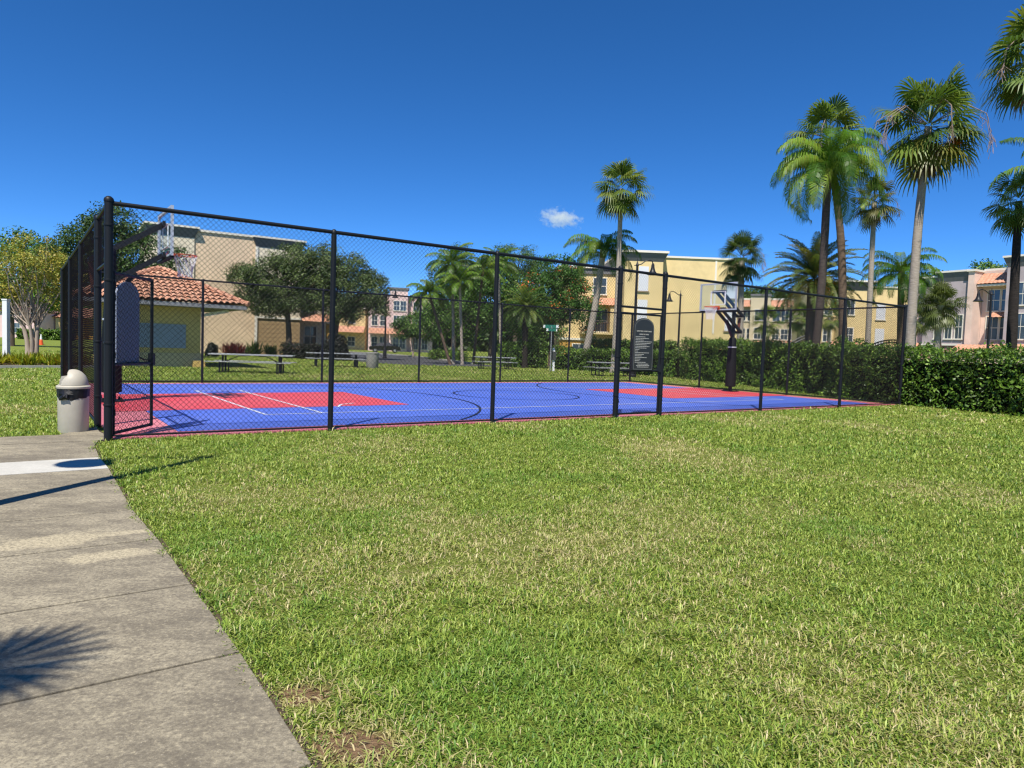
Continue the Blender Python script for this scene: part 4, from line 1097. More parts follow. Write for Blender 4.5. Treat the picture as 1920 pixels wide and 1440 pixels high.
# right group
b = foot(1584, 31); fan_palm(b, palm_top(b, 1552, 248), 1.85, 'fan palm with a brown curved trunk rising above the drooping bright fronds', 43, bark=M_trunk_brown, n=42, skirt=8, r0=.19, r1=.13, stalks=3, mid=tuple(palm_top(b, 1577, 455)))
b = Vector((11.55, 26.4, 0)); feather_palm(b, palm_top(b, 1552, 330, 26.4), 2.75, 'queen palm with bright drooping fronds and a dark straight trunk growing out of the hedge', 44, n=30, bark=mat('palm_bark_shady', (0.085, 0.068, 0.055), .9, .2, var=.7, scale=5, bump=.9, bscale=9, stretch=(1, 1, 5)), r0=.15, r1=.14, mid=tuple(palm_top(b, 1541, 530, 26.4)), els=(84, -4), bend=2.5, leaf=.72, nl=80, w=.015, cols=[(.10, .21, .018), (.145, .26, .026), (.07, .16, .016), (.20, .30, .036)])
b = foot(1626, 37); fan_palm(b, palm_top(b, 1640, 372), 1.4, 'slim fan palm with a thin pale trunk behind the queen palm', 45, n=36, skirt=8, r0=.15, r1=.12, cols=[(.11, .13, .03), (.15, .15, .04), (.08, .105, .025)], stalks=2)
b = foot(1704, 27); fan_palm(b, palm_top(b, 1742, 222), 2.15, 'big fan palm with a pale bent trunk, dead fronds and dangling stalks', 46, n=44, skirt=18, r0=.19, r1=.13, stalks=9, mid=tuple(palm_top(b, 1719, 455)), fruit=1)
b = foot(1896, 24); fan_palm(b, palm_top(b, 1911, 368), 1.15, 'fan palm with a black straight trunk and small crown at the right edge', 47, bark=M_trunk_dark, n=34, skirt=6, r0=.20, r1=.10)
b = foot(1965, 22); fan_palm(b, palm_top(b, 1948, 92), 1.75, 'fan palm crown cut off by the top right corner', 48, n=42, skirt=12, r0=.22, r1=.17, stalks=7)
b = foot(1990, 25); feather_palm(b, palm_top(b, 1985, 330), 2.4, 'queen palm mostly beyond the right edge, one frond reaching in', 49, n=16, r0=.18, els=(75, 0), bend=1.8, leaf=.55)
# mid distance right
b = foot(1388, 44); fan_palm(b, palm_top(b, 1391, 476), 1.75, 'fan palm behind the hedge side basketball hoop, before the yellow building', 50, bark=M_trunk_grey, n=40, skirt=6, r0=.22, r1=.17, cols=[(.06, .10, .022), (.09, .135, .03), (.045, .08, .02)], stalks=2)
b = foot(1518, 33); feather_palm(b, palm_top(b, 1526, 528), 2.55, 'stout date palm with olive fronds and orange fruit behind the hedge', 51, n=74, kind='date_palm', bark=M_trunk_brown, r0=.24, r1=.28, cols=G_DATE, els=(86, -30), bend=1.0, leaf=.46, hang=.22, v=.5, nl=66, w=.016, shaft=False, fruit=True)
b = foot(1688, 44); feather_palm(b, palm_top(b, 1690, 520), 2.9, 'queen palm with a shaggy brown trunk behind the fence corner', 52, n=30, bark=M_trunk_brown, r0=.17, r1=.19, els=(80, -14), bend=2.2, leaf=.70, nl=66, w=.018)
b = foot(1752, 41); fan_palm(b, palm_top(b, 1764, 566), 1.4, 'round headed cabbage palm with its trunk in the sun before the grey wall', 53, n=52, skirt=8, r0=.18, r1=.16, cols=[(.09, .12, .03), (.13, .155, .04), (.065, .09, .022)], droop=.7, bark=M_trunk_grey)
b = foot(1765, 43.5); fan_palm(b, palm_top(b, 1757, 580), 1.2, 'cabbage palm with a brown trunk tucked behind the sunny one', 54, n=40, skirt=8, r0=.17, r1=.16, cols=[(.09, .12, .03), (.13, .155, .04), (.065, .09, .022)], droop=.7, bark=M_trunk_brown)
b = foot(1712, 52); fan_palm(b, palm_top(b, 1716, 596), 1.35, 'small pale cabbage palm between the leaning trunk and the grey wall', 55, n=36, skirt=4, r0=.16, r1=.15, cols=[(.09, .12, .03), (.13, .155, .04)], droop=.7)
for k, (px, py, Y, sd, lb) in enumerate([(1440, 600, 66, 56, 'small palm before the cream townhouses, nearest the hoop'), (1498, 592, 68, 57, 'small palm before the cream townhouses, beside the far lamp'), (1555, 590, 70, 58, 'small palm before the cream townhouses, left of the yellow block')]):
    b = foot(px, Y); fan_palm(b, palm_top(b, px, py), 1.7, lb, sd, n=30, skirt=3, r0=.16, r1=.15, droop=.6)
# left centre clump of slim feather palms
clump = [(868, 862, 50, 534, 1, 2.1, 'slim palm with the highest crown in the clump on the street side'), (852, 848, 51, 500, 2, 2.2, 'slim straight palm in the middle of the clump'), (846, 806, 49, 556, 3, 1.9, 'slim palm leaning left out of the clump'),
         (888, 905, 53, 512, 4, 2.3, 'slim palm leaning right with a straw coloured crown shaft'), (940, 935, 60, 500, 5, 2.4, 'palm behind the clump, before the pines')]
for px0, px1, Y, py, sd, L, lb in clump:
    b = foot(px0, Y); feather_palm(b, palm_top(b, px1, py), L, lb, 60 + sd, n=18, r0=.11, r1=.10, els=(78, -12), bend=1.7, leaf=.60, group='slim palms in the clump', bark=M_trunk_brown if sd in (3, 4) else M_trunk_grey, nl=58, w=.020, cols=[(.11, .20, .022), (.16, .25, .032), (.075, .15, .018)])
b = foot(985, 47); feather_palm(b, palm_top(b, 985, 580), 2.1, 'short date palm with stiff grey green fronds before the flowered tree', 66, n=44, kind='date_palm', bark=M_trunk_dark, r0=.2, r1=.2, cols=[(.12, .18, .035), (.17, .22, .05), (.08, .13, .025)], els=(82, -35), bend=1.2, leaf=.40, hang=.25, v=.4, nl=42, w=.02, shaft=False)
# palm standing left of the camera, it throws the frond shadow on the walk
b = Vector((-2.98, -.62, 0)); fan_palm(b, (0, 0, 4.7), 1.0, 'fan palm left of the walk whose frond shadow falls on the concrete', 70, n=11, skirt=0, r0=.18, r1=.15)

# ================================================================ HEDGES, SHRUBS
M_core = mat('hedge_shade_core', (0.010, 0.012, 0.006), .95, .05, var=.5, scale=8)  # near-black solid core, paints the deep shade between the leaves
def hedge(path, depth, hts, label, seed, side=1, dens=440, leaf=(.115, .052), cols=None, group='clipped hedges', jag=.36):
    """path: front foot line; the hedge body lies on its left hand (side=1) when walking along the path"""
    cols = cols or [(.065, .13, .012), (.10, .18, .018), (.040, .085, .009), (.15, .23, .030), (.05, .10, .013)]
    rng = np.random.default_rng(seed); P = [Vector((p[0], p[1], 0)) for p in path]; o = P[0].copy()
    h = empty('hedge', o, 0, label, 'hedge', group)
    nr = []
    for i in range(len(P)):
        d = (P[min(i + 1, len(P) - 1)] - P[max(i - 1, 0)]).normalized(); nr.append(Vector((-d.y, d.x, 0)) * side)
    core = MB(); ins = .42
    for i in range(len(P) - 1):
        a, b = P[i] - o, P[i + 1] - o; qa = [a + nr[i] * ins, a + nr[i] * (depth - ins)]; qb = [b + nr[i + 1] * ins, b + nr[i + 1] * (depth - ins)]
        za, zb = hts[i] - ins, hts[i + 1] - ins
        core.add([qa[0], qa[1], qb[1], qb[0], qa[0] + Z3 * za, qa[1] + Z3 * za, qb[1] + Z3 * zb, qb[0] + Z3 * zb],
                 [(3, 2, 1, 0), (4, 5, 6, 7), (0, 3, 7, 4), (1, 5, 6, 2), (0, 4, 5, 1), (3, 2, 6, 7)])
    core.build('shade_core', M_core, h)
    ctr, nm = [], []
    for i in range(len(P) - 1):
        a, b = np.array(P[i] - o), np.array(P[i + 1] - o); na, nb_ = np.array(nr[i]), np.array(nr[i + 1]); L = np.linalg.norm(b - a)
        for face in ('front', 'top', 'back'):
            ex = hts[i] if face != 'top' else depth
            n = int(dens * L * ex * {'front': 1, 'top': .9, 'back': .35}[face])
            s = rng.random(n)[:, None]; q = rng.random(n)[:, None]
            fp = a + (b - a) * s; nn_ = na + (nb_ - na) * s; hh = hts[i] + (hts[i + 1] - hts[i]) * s
            if face == 'top': pos = fp + nn_ * depth * q + np.array([0, 0, 1.]) * hh; no = np.tile([0, 0, 1.], (n, 1))
            elif face == 'front': pos = fp + np.array([0, 0, 1.]) * hh * (q * .98 + .02); no = -nn_
            else: pos = fp + nn_ * depth + np.array([0, 0, 1.]) * hh * q; no = nn_
            w = pos + np.array(o)
            bump = (fbm(w, 1.2, seed, 3) - .5) * .75 + (vnoise(w, 4.0, seed + 5) - .5) * .34
            pos = pos + no * (bump - .05 - rng.random(n) ** 1.6 * jag)[:, None]
            if face == 'top': pos[:, 2] += rng.random(n) ** 3 * .10
            pos[:, 2] = np.maximum(pos[:, 2], .03)
            ctr.append(pos); nm.append(no)
    for e, sg_ in ((0, -1), (-1, 1)):
        n = int(dens * depth * hts[e]); d = (P[1] - P[0]) if e == 0 else (P[-1] - P[-2]); d = np.array(d.normalized()) * sg_
        pos = np.array(P[e] - o) + np.array(nr[e]) * depth * rng.random((n, 1)) + np.array([0, 0, 1.]) * hts[e] * rng.random((n, 1)); pos = pos - d * (rng.random((n, 1)) * jag)
        ctr.append(pos); nm.append(np.tile(d, (n, 1)))
    ctr = np.concatenate(ctr); no = np.concatenate(nm); n = len(ctr)
    nrm = unit(no * .6 + rng.normal(size=(n, 3)) * .65 + np.array([0, 0, .35]))
    tone = .55 + .9 * vnoise(ctr, 2.2, seed + 9)
    leaf_mesh('leaves', ctr, nrm, leaf[0], leaf[1], pick(rng, cols, n) * tone[:, None], L_gloss, h, seed)
    return h
hedge([(22.5, 5.0), (18.6, 11.0), (15.3, 15.3), (13.48, 18.03), (12.06, 21.13), (11.39, 23.9)], 1.5, [1.8, 1.8, 1.8, 1.8, 1.81, 1.85], 'tall glossy green hedge running from the fence corner out of frame on the right', 81, side=-1)
hedge([(11.38, 24.0), (11.1, 28.0), (10.5, 32.0), (9.0, 36.9)], 1.5, [1.85, 1.93, 2.0, 2.08], 'tall glossy green hedge behind the hedge side hoop', 82, side=-1, dens=520, leaf=(.12, .06))
hedge([(8.9, 38.2), (6.6, 42.2), (3.6, 46.0), (2.6, 46.6)], 1.3, [1.5, 1.48, 1.45, 1.45], 'lower clipped hedge behind the right hand picnic table', 83, side=-1, dens=330, leaf=(.14, .08))
hedge([(9.6, 43.5), (7.4, 46.3), (5.2, 49.2)], 1.4, [2.15, 2.15, 2.1], 'second hedge row showing over the lower one by the leaning palm', 84, side=-1, dens=260, leaf=(.16, .09))
hedge([(2.4, 47.0), (.4, 46.8), (-1.1, 49.5)], 1.6, [1.75, 1.85, 1.6], 'shaggy hedge mound beside the street sign', 85, side=-1, dens=300, leaf=(.15, .085), jag=.45)
a = foot(858, 60); c_ = foot(803, 64); hedge([(a.x, a.y), (c_.x, c_.y)], 1.2, [.85, .85], 'low box hedge on the far kerb of the street', 86, side=-1, dens=240, leaf=(.16, .09))
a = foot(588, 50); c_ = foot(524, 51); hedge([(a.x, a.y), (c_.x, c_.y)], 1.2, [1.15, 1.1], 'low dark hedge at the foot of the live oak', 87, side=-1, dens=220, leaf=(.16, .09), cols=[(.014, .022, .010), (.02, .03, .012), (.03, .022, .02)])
def shrub(base, r, h, cols, label, seed, name='shrub', cat='shrub', n=1600, leaf=(.14, .08), group=None, spiky=False):
    rng = np.random.default_rng(seed); t = empty(name, base, 0, label, cat, group)
    if not spiky:
        d = unit(rng.normal(size=(n, 3))); d[:, 2] = np.abs(d[:, 2]); rad = rng.random((n, 1)) ** .2
        ctr = d * rad * np.array([r, r, h]) ; ctr = ctr + d * ((fbm(ctr, 1.5 / max(r, .4), seed) - .5) * .5 * r)[:, None]; ctr[:, 2] = np.maximum(ctr[:, 2], .03)
        leaf_mesh('leaves', ctr, unit(d + rng.normal(size=(n, 3)) * .6), leaf[0], leaf[1], pick(rng, cols, n), L_gloss, t, seed)
        m = MB(); m.lathe([(r * .75, 0), (r * .8, h * .35), (r * .6, h * .62), (.0, h * .78)], n=10); m.build('shade_core', M_core, t)
    else:
        S_ = Strips(); rr = random.Random(seed)
        for i in range(n):
            a = rr.uniform(0, 2 * PI); el = R_(rr.uniform(25, 88)); L = h * rr.uniform(.6, 1.1); dv = Vector((math.cos(a) * math.cos(el), math.sin(a) * math.cos(el), math.sin(el))); o = Vector((rr.gauss(0, r * .35), rr.gauss(0, r * .35), 0))
            sd = dv.cross(Z3).normalized() * leaf[1]; q = o + dv * L * .6; e = o + dv * L - Z3 * L * .12; S_.strip([(o - sd * .5, o + sd * .5), (q - sd, q + sd), (e - sd * .1, e + sd * .1)], tuple(c * rr.uniform(.8, 1.2) for c in rr.choice(cols)))
        S_.build('leaves', L_palm, t)
    return t
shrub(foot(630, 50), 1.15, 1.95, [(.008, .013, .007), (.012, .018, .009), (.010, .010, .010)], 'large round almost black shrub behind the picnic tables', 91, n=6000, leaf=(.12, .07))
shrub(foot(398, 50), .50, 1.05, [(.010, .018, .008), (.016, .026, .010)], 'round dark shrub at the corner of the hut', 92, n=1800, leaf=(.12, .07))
for k, (px, Y, r, h, lb, col) in enumerate([(430, 55, .5, 1.2, 'dark red spiky shrub, left of a pair on the beige wall', [(.16, .02, .03), (.10, .015, .02)]), (445, 55, .7, 1.25, 'dark red spiky shrub, wider one of a pair on the beige wall', [(.16, .02, .03), (.10, .015, .02)]),
                                 (479, 56, .7, 1.4, 'bright green spiky shrub at the white corner trim', [(.10, .20, .03), (.07, .14, .02)]), (509, 57, .6, 1.2, 'bright green spiky shrub before the scored tan wall', [(.10, .20, .03), (.07, .14, .02)]),
                                 (463, 56, .4, .9, 'small pale green spiky shrub between red and green ones', [(.12, .17, .05), (.09, .13, .04)])]):
    shrub(foot(px, Y), r, h, col, lb, 100 + k, n=90, leaf=(.2, .055), spiky=True, group='spiky shrubs along the beige wall')
# flower bed of yellow green plants at the left edge
M_mulch = mat('mulch', (.09, .05, .035), .95, .1, var=.8, scale=14, bump=.6, bscale=40)
bd = [ground(*p) for p in ((-90, 690), (105, 690), (180, 690), (180, 676), (105, 672), (-90, 676))]
m = MB(); m.prism(bd, -.02, .03); tag(m.build('flower_bed', M_mulch), kind='structure')
m = MB(); a, c_ = ground(-90, 690.5), ground(182, 690); m.bar(a + Z3 * .03, c_ + Z3 * .03, .14, .14); tag(m.build('bed_kerb', M_kerb), kind='structure')
rr = random.Random(8); k = 0
for px in (-30, -8, 8, 22, 36, 47, 57, 72, 86, 97, 108, 122, 140, 158):
    k += 1
    b = ground(px + rr.uniform(-3, 3), 686 + rr.uniform(-5, 1))
    nm_ = {22: 'yellow green spiky plant next to the white pole', 57: 'yellow green spiky plant at the foot of the pale multi stemmed tree', 108: 'yellow green spiky plant against the fence'}.get(px, 'low yellow green spiky plant in the left flower bed')
    shrub(b, .34, .62, [(.30, .30, .02), (.22, .26, .02), (.40, .34, .03), (.16, .22, .02)], nm_, 120 + k, name='bed_plant', cat='plant', n=75, leaf=(.2, .028), spiky=True, group='yellow green plants in the left flower bed')

# ================================================================ BUILDINGS
def stucco(name, col): return mat(name, col, .85, .2, var=.32, scale=.7, bump=.25, bscale=30)
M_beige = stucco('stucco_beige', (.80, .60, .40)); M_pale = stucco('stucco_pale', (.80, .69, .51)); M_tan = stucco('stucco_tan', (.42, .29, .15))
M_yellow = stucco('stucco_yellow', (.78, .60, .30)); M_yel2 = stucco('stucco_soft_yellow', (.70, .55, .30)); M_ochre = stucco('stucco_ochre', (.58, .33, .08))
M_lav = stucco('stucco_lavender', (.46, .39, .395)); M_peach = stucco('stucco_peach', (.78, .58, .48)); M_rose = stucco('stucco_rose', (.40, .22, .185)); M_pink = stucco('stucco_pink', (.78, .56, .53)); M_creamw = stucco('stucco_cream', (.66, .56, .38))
M_grey = mat('grey_cornice', (.17, .17, .175), .8, .2, var=.3, scale=3); M_shutter = mat('shutter_grey_blue', (.30, .36, .42), .6, .3, var=.2, scale=3)
M_blank = mat('blank_window_panel', (.66, .67, .70), .6, .3)
class Bld:
    """a building on its own axes: x along the facade, y into it, z up"""
    def __init__(s, base, ang, label, name='building', cat='building', group=None):
        s.r = empty(name, base, ang, label, cat, group)
    def box(s, name, a, b, m, parent=None, bevel=0): q = MB(); q.box(a, b); return q.build(name, m, parent or s.r, bevel=bevel)
    def win(s, x, z, w, h, y=0.0, frame=M_cream, sill=True, pane=M_glass, bars=True):
        """window standing on the wall plane y, facing -y"""
        f = MB(); t = .09; d0, d1 = y - .07, y - .004
        f.box((x - t, d0, z), (x, d1, z + h)); f.box((x + w, d0, z), (x + w + t, d1, z + h)); f.box((x - t, d0, z + h), (x + w + t, d1, z + h + t))
        if sill: f.box((x - t - .05, d0 - .06, z - .12), (x + w + t + .05, d1, z))
        if bars:
            f.box((x, d0 + .03, z + h / 2 - .03), (x + w, d1, z + h / 2 + .03)); n = max(2, int(w / .45))
            for i in range(1, n): f.box((x + w * i / n - .018, d0 + .035, z + .001), (x + w * i / n + .018, d1, z + h - .001))
        fo = f.build('window', frame, s.r)
        p = MB(); p.box((x, y - .03, z), (x + w, y - .006, z + h)); p.build('pane', pane, fo); return fo
    def slope(s, name, x0, x1, y0, z0, y1, z1, m=None, parent=None, tile=.30, row=.36):
        """barrel tile roof slope from the eave (y0, z0) up to (y1, z1)"""
        nx = max(6, int((x1 - x0) / (tile / 6))); L = math.hypot(y1 - y0, z1 - z0); ny = max(2, int(L / (row / 4)))
        X = np.linspace(x0, x1, nx + 1); T = np.linspace(0, 1, ny + 1); gx, gt_ = np.meshgrid(X, T)
        hgt = .055 * np.abs(np.sin(gx / tile * PI)) ** .8 + .05 * (1 - (gt_ * L / row) % 1.0)
        ny_, nz_ = -(z1 - z0) / L, (y1 - y0) / L
        V = np.stack([gx, y0 + (y1 - y0) * gt_ + hgt * ny_ * (1 if y1 > y0 else -1), z0 + (z1 - z0) * gt_ + hgt * abs(nz_)], -1).reshape(-1, 3)
        i, j = np.meshgrid(np.arange(nx), np.arange(ny)); a = (j * (nx + 1) + i).ravel(); F = np.stack([a, a + 1, a + nx + 2, a + nx + 1], 1)
        return np_obj(name, V, F, m or M_tile, parent or s.r)

# ---- hut with hipped tile roof
HB = ct(0, 0); c0 = foot(376, 31.2); c0 = Vector((c0.x, c0.y, 0)); Lw = 4.9
hb = Bld(c0 - CUx * Lw, TH, 'small yellow hut with a hipped clay tile roof and a grey blue shutter', 'tile_roofed_hut', 'hut')
hb.box('wall', (1.0, 0, 0), (Lw, 3.9, 2.84), stucco('stucco_hut', (.68, .51, .18)))
hb.box('shutter', (2.05, -.05, .84), (4.28, -.004, 1.90), M_shutter)
hb.box('sunlit_band', (.98, -.03, 0), (Lw + .02, -.004, .62), stucco('stucco_hut_sunlit', (.62, .50, .28)))  # beige strip paints the sunlit wall foot below the eave shadow
for x in (.85, Lw - .35): hb.box('plinth', (x, -.30, 0), (x + .50, -.034, .30), mat('plinth_ochre', (.62, .42, .14), .8, .2, var=.2))
ex0, ex1, ey0, ey1, ez, rz_ = -.10, Lw + 1.78, -1.25, 4.9, 2.86, 4.42
hb.box('fascia', (ex0 + .06, ey0 + .06, ez - .19), (ex1 - .06, ey1 - .06, ez - .02), mat('fascia_grey', (.24, .24, .25), .7, .3))
hip = (ey1 - ey0) / 2; ym = (ey0 + ey1) / 2
def hip_roof(name, x0, x1, y0, y1, z0, z1, parent, inset, m=None, tile=.26, row=.34):
    """hipped barrel tile roof as one mesh: four slopes, ridge along x inset from both ends"""
    V, F = [], []; off = 0; ym_ = (y0 + y1) / 2
    iL, iR = inset if isinstance(inset, tuple) else (inset, inset)
    specs = [((x0, y0), (x1, y0), (x0 + iL, ym_), (x1 - iR, ym_)), ((x1, y1), (x0, y1), (x1 - iR, ym_), (x0 + iL, ym_)),
             ((x1, y0), (x1, y1), (x1 - iR, ym_), (x1 - iR, ym_)), ((x0, y1), (x0, y0), (x0 + iL, ym_), (x0 + iL, ym_))]
    for A, B, A2, B2 in specs:
        A, B, A2, B2 = (np.array(q, float) for q in (A, B, A2, B2)); ln = np.linalg.norm(B - A); ev = (B - A) / ln; inw = np.array([-ev[1], ev[0]])
        run = abs((A2 - A) @ inw); sl = math.hypot(run, z1 - z0); nr = max(3, int(sl / row)); nx = int(ln / (tile / 6))
        aL = (A2 - A) @ ev; aR = ln - (B2 - A) @ ev; up_h = .10 if tile < .3 else .2
        for k in range(nr):                          # courses overlap like real barrel tiles, their lower ends open
            rows = []
            for t, lift, amp in ((k / nr, up_h * .35, up_h), (min(1, (k + 1.2) / nr), .0, up_h * .6)):
                lo, hi = aL * t, ln - aR * t; q = np.clip(np.linspace(0, ln, nx + 1), lo, hi)
                h = lift + amp * np.abs(np.sin(q / tile * PI)) ** .8
                h = h * np.clip((q - lo) / .15, 0, 1) ** .3 * np.clip((hi - q) / .15, 0, 1) ** .3
                p = A + ev * q[:, None] + inw * (run * t); rows.append(np.concatenate([p, (z0 + (z1 - z0) * t + h)[:, None]], 1))
            V.append(np.concatenate(rows)); a = np.arange(nx) + off
            F.append(np.stack([a, a + 1, a + nx + 2, a + nx + 1], 1)); off += (nx + 1) * 2
    ro = np_obj(name, np.concatenate(V), np.concatenate(F), m or M_tile, parent)
    r = MB()
    for p, q in (((x0, y0, z0), (x0 + iL, ym_, z1)), ((x1, y0, z0), (x1 - iR, ym_, z1)), ((x0, y1, z0), (x0 + iL, ym_, z1)), ((x1, y1, z0), (x1 - iR, ym_, z1)), ((x0 + iL, ym_, z1), (x1 - iR, ym_, z1))):
        p, q = Vector(p), Vector(q); n = max(1, int((q - p).length / .4))
        for k in range(n): r.tube([p.lerp(q, k / n) + Z3 * .06, p.lerp(q, (k + 1) / n) + Z3 * .045], [.13, .10], 8)
    r.build('ridge_tile', m or M_tile, ro, smooth=True)
    return ro
hip_roof('roof', ex0, ex1, ey0, ey1, ez, rz_, hb.r, (3.45, 3.05))
m = MB(); m.bar((Lw + .05, .25, 2.35), (Lw + 1.25, .25, 2.62), .10, .14); m.build('brace', M_white, hb.r)

# ---- beige block, left
pL, pR = foot(363, 57.5), foot(478, 60.2); ax_ = (pR - pL); A_ang = math.atan2(ax_.y, ax_.x); wA = ax_.length
ba = Bld(pL, A_ang, 'three storey beige building with a flat roof behind the tile roofed hut')
ba.box('wall', (0, 0, 0), (wA, 9, 10.15), M_beige)
ba.box('coping', (-.0, -.12, 10.15), (wA, 9, 10.33), M_cream)
for (x0, x1, hz_) in ((-3.4, -.02, 10.3), (wA + .02, wA + 3.9, 10.15)):
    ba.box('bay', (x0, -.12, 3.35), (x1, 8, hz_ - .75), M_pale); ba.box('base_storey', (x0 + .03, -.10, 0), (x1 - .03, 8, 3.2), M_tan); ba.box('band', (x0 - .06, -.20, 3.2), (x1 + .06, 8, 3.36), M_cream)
    q = MB(); e = .30
    q.add([(x0, -.12, hz_ - .75), (x1, -.12, hz_ - .75), (x1 + e, -.12 - e, hz_), (x0 - e, -.12 - e, hz_), (x0, 7.9, hz_ - .75), (x1, 7.9, hz_ - .75), (x1 + e, 7.9 + e, hz_), (x0 - e, 7.9 + e, hz_)], [(0, 1, 2, 3), (1, 5, 6, 2), (5, 4, 7, 6), (4, 0, 3, 7), (3, 2, 6, 7)])
    q.build('cornice', M_grey, ba.r); ba.box('coping', (x0 - e - .06, -.12 - e - .06, hz_ + .002), (x1 + e + .06, 8, hz_ + .16), M_cream)
ba.box('corner_trim', (wA - .10, -.24, 0), (wA + .13, -.205, 9.4), M_cream)
for zz in np.arange(.4, 3.1, .38): ba.box('score_line', (wA + .08, -.112, zz), (wA + 3.8, -.1015, zz + .03), mat('tan_joint', (.26, .17, .09), .9, .1))
ba.win(wA + 4.9, .9, 1.1, 1.8, y=2.0); ba.box('entry_wall', (wA + 3.93, 2.0, 0), (wA + 7.5, 8, 9.2), M_pale)
ba.box('porch_pillar', (wA + 6.4, -.2, 0), (wA + 6.9, .3, 3.0), M_ochre)
ba.slope('porch_roof', wA + 4.0, wA + 7.2, -.6, 3.05, 1.95, 3.9)

# ---- yellow building, centre right
pL, pR = foot(1234, 63.5), foot(1386, 63.8); wC = (pR - pL).length
bc = Bld(pL, math.atan2(pR.y - pL.y, pR.x - pL.x), 'large plain yellow building with blank white window panels')
bc.box('wall', (0, 0, 0), (wC, 10, 10.1), M_yellow); bc.box('coping', (-.08, -.12, 10.1), (wC + .1, 10, 10.27), M_cream)
for x in (4.95,): bc.box('corner_trim', (x, -.05, 3.3), (x + .16, -.003, 10.0), M_cream)
for x0, zz in ((6.2, 6.6), (6.2, 3.6)): bc.box('window_panel', (x0 - .1, -.05, zz), (x0 + .95, -.003, zz + 1.75), M_blank); bc.box('sill', (x0 - .2, -.12, zz - .12), (x0 + 1.05, -.003, zz - .005), mat('sill_dark', (.30, .24, .16), .8, .2))
bc.box('band', (4.4, -.10, 2.35), (wC, -.004, 2.55), M_cream); bc.box('base_wall', (4.5, -.06, 0), (wC, -.006, 2.34), M_yel2)
bc.box('wall_lamp', (5.1, -.25, 1.85), (5.8, -.062, 2.2), M_ochre)
# projecting bay on its left
x0, x1 = -3.6, -.15
bc.box('bay', (x0, -1.0, 0), (x1, 9, 9.55), M_yellow)
q = MB(); e = .35; q.add([(x0, -1.0, 9.55), (x1, -1.0, 9.55), (x1 + e, -1.0 - e, 10.3), (x0 - e, -1.0 - e, 10.3), (x0, 8.9, 9.55), (x1, 8.9, 9.55), (x1 + e, 9 + e, 10.3), (x0 - e, 9 + e, 10.3)], [(0, 1, 2, 3), (1, 5, 6, 2), (5, 4, 7, 6), (4, 0, 3, 7), (3, 2, 6, 7)]); q.build('cornice', M_grey, bc.r)
bc.box('coping', (x0 - e - .06, -1.0 - e - .06, 10.302), (x1 + e + .06, 9, 10.5), M_cream)
for zz in (6.9, 3.9): bc.box('window_panel', (-2.35, -1.05, zz), (-1.45, -1.003, zz + 2.2), M_blank); bc.box('sill', (-2.45, -1.12, zz - .12), (-1.35, -1.003, zz - .005), mat('sill_dark', (.3, .24, .16), .8, .2))
# recessed wing with balcony and small tile hood
bc.box('wing', (-9.0, 3.0, 0), (x0 - .02, 12, 9.2), M_yellow); bc.box('coping', (-9.3, 2.7, 9.202), (x0 - .02, 12, 9.4), M_cream); bc.box('wing_cornice', (-9.15, 2.85, 8.7), (x0 - .02, 2.996, 9.2), M_grey)
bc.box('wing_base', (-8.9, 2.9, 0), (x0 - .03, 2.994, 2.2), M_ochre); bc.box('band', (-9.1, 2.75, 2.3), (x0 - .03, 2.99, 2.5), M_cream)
bc.slope('hood_roof', -6.8, x0 - .05, 1.5, 5.6, 2.95, 6.4)
bc.box('balcony_slab', (-7.0, 1.6, 2.9), (x0 - .05, 2.99, 3.1), M_yel2)
q = MB()
for i in range(16): q.tube([(-6.95 + i * .215, 1.68, 3.1), (-6.95 + i * .215, 1.68, 4.0)], .025, 5)
q.tube([(-7, 1.68, 4.02), (-3.7, 1.68, 4.02)], .035, 6); q.build('balcony_rail', mat('rail_brown', (.10, .06, .04), .6, .3), bc.r)
bc.win(-6.0, 3.2, 1.6, 2.1, y=3.0); bc.win(-5.8, 6.8, 1.2, 1.5, y=3.0); bc.win(-7.6, .5, 1.2, 1.4, y=2.9)
for x in (-6.9, -4.3): bc.box('pillar', (x, 1.65, 3.11), (x + .4, 2.0, 5.55), M_yel2)

# ---- row of cream townhouses, far right centre
pL, pR = foot(1376, 104), foot(1566, 99); wD = (pR - pL).length
for k in range(2):
    w = wD / 2 - .05; d = (pR - pL).normalized()
    B = Bld(pL + d * (k * wD / 2), math.atan2(d.y, d.x), ['cream townhouse with red roofs nearest the hedge side hoop, far behind', 'cream townhouse with red roofs behind the date palm'][k], 'townhouse', 'townhouse', 'cream townhouses far behind the hedge')
    B.box('wall', (0, 0, 0), (w, 10, 9.7), M_creamw); B.box('coping', (0, -.15, 9.702), (w, 10, 9.95), M_cream)
    B.box('bay', (w * .30, -1.2, 0), (w * .70, -.004, 10.2), M_yel2 if k else M_creamw); B.box('bay_cap', (w * .29, -1.35, 10.202), (w * .71, .5, 10.5), M_grey)
    for a, b in ((.02, .29), (.71, .98)):
        B.slope('roof', w * a, w * b, -.9, 8.6, -.02, 9.7, tile=.4); B.slope('porch_roof', w * a, w * b, -1.8, 2.6, -.02, 3.6, tile=.4)
        for zz in (3.9, 6.6): B.win(w * a + .35, zz, .9, 1.5); B.win(w * a + 1.55, zz, .9, 1.5)
    for zz in (3.9, 6.6): B.win(w * .40, zz, w * .2, 1.6, y=-1.2)
    B.slope('porch_roof', w * .30, w * .70, -2.6, 2.6, -1.25, 3.5, tile=.4)
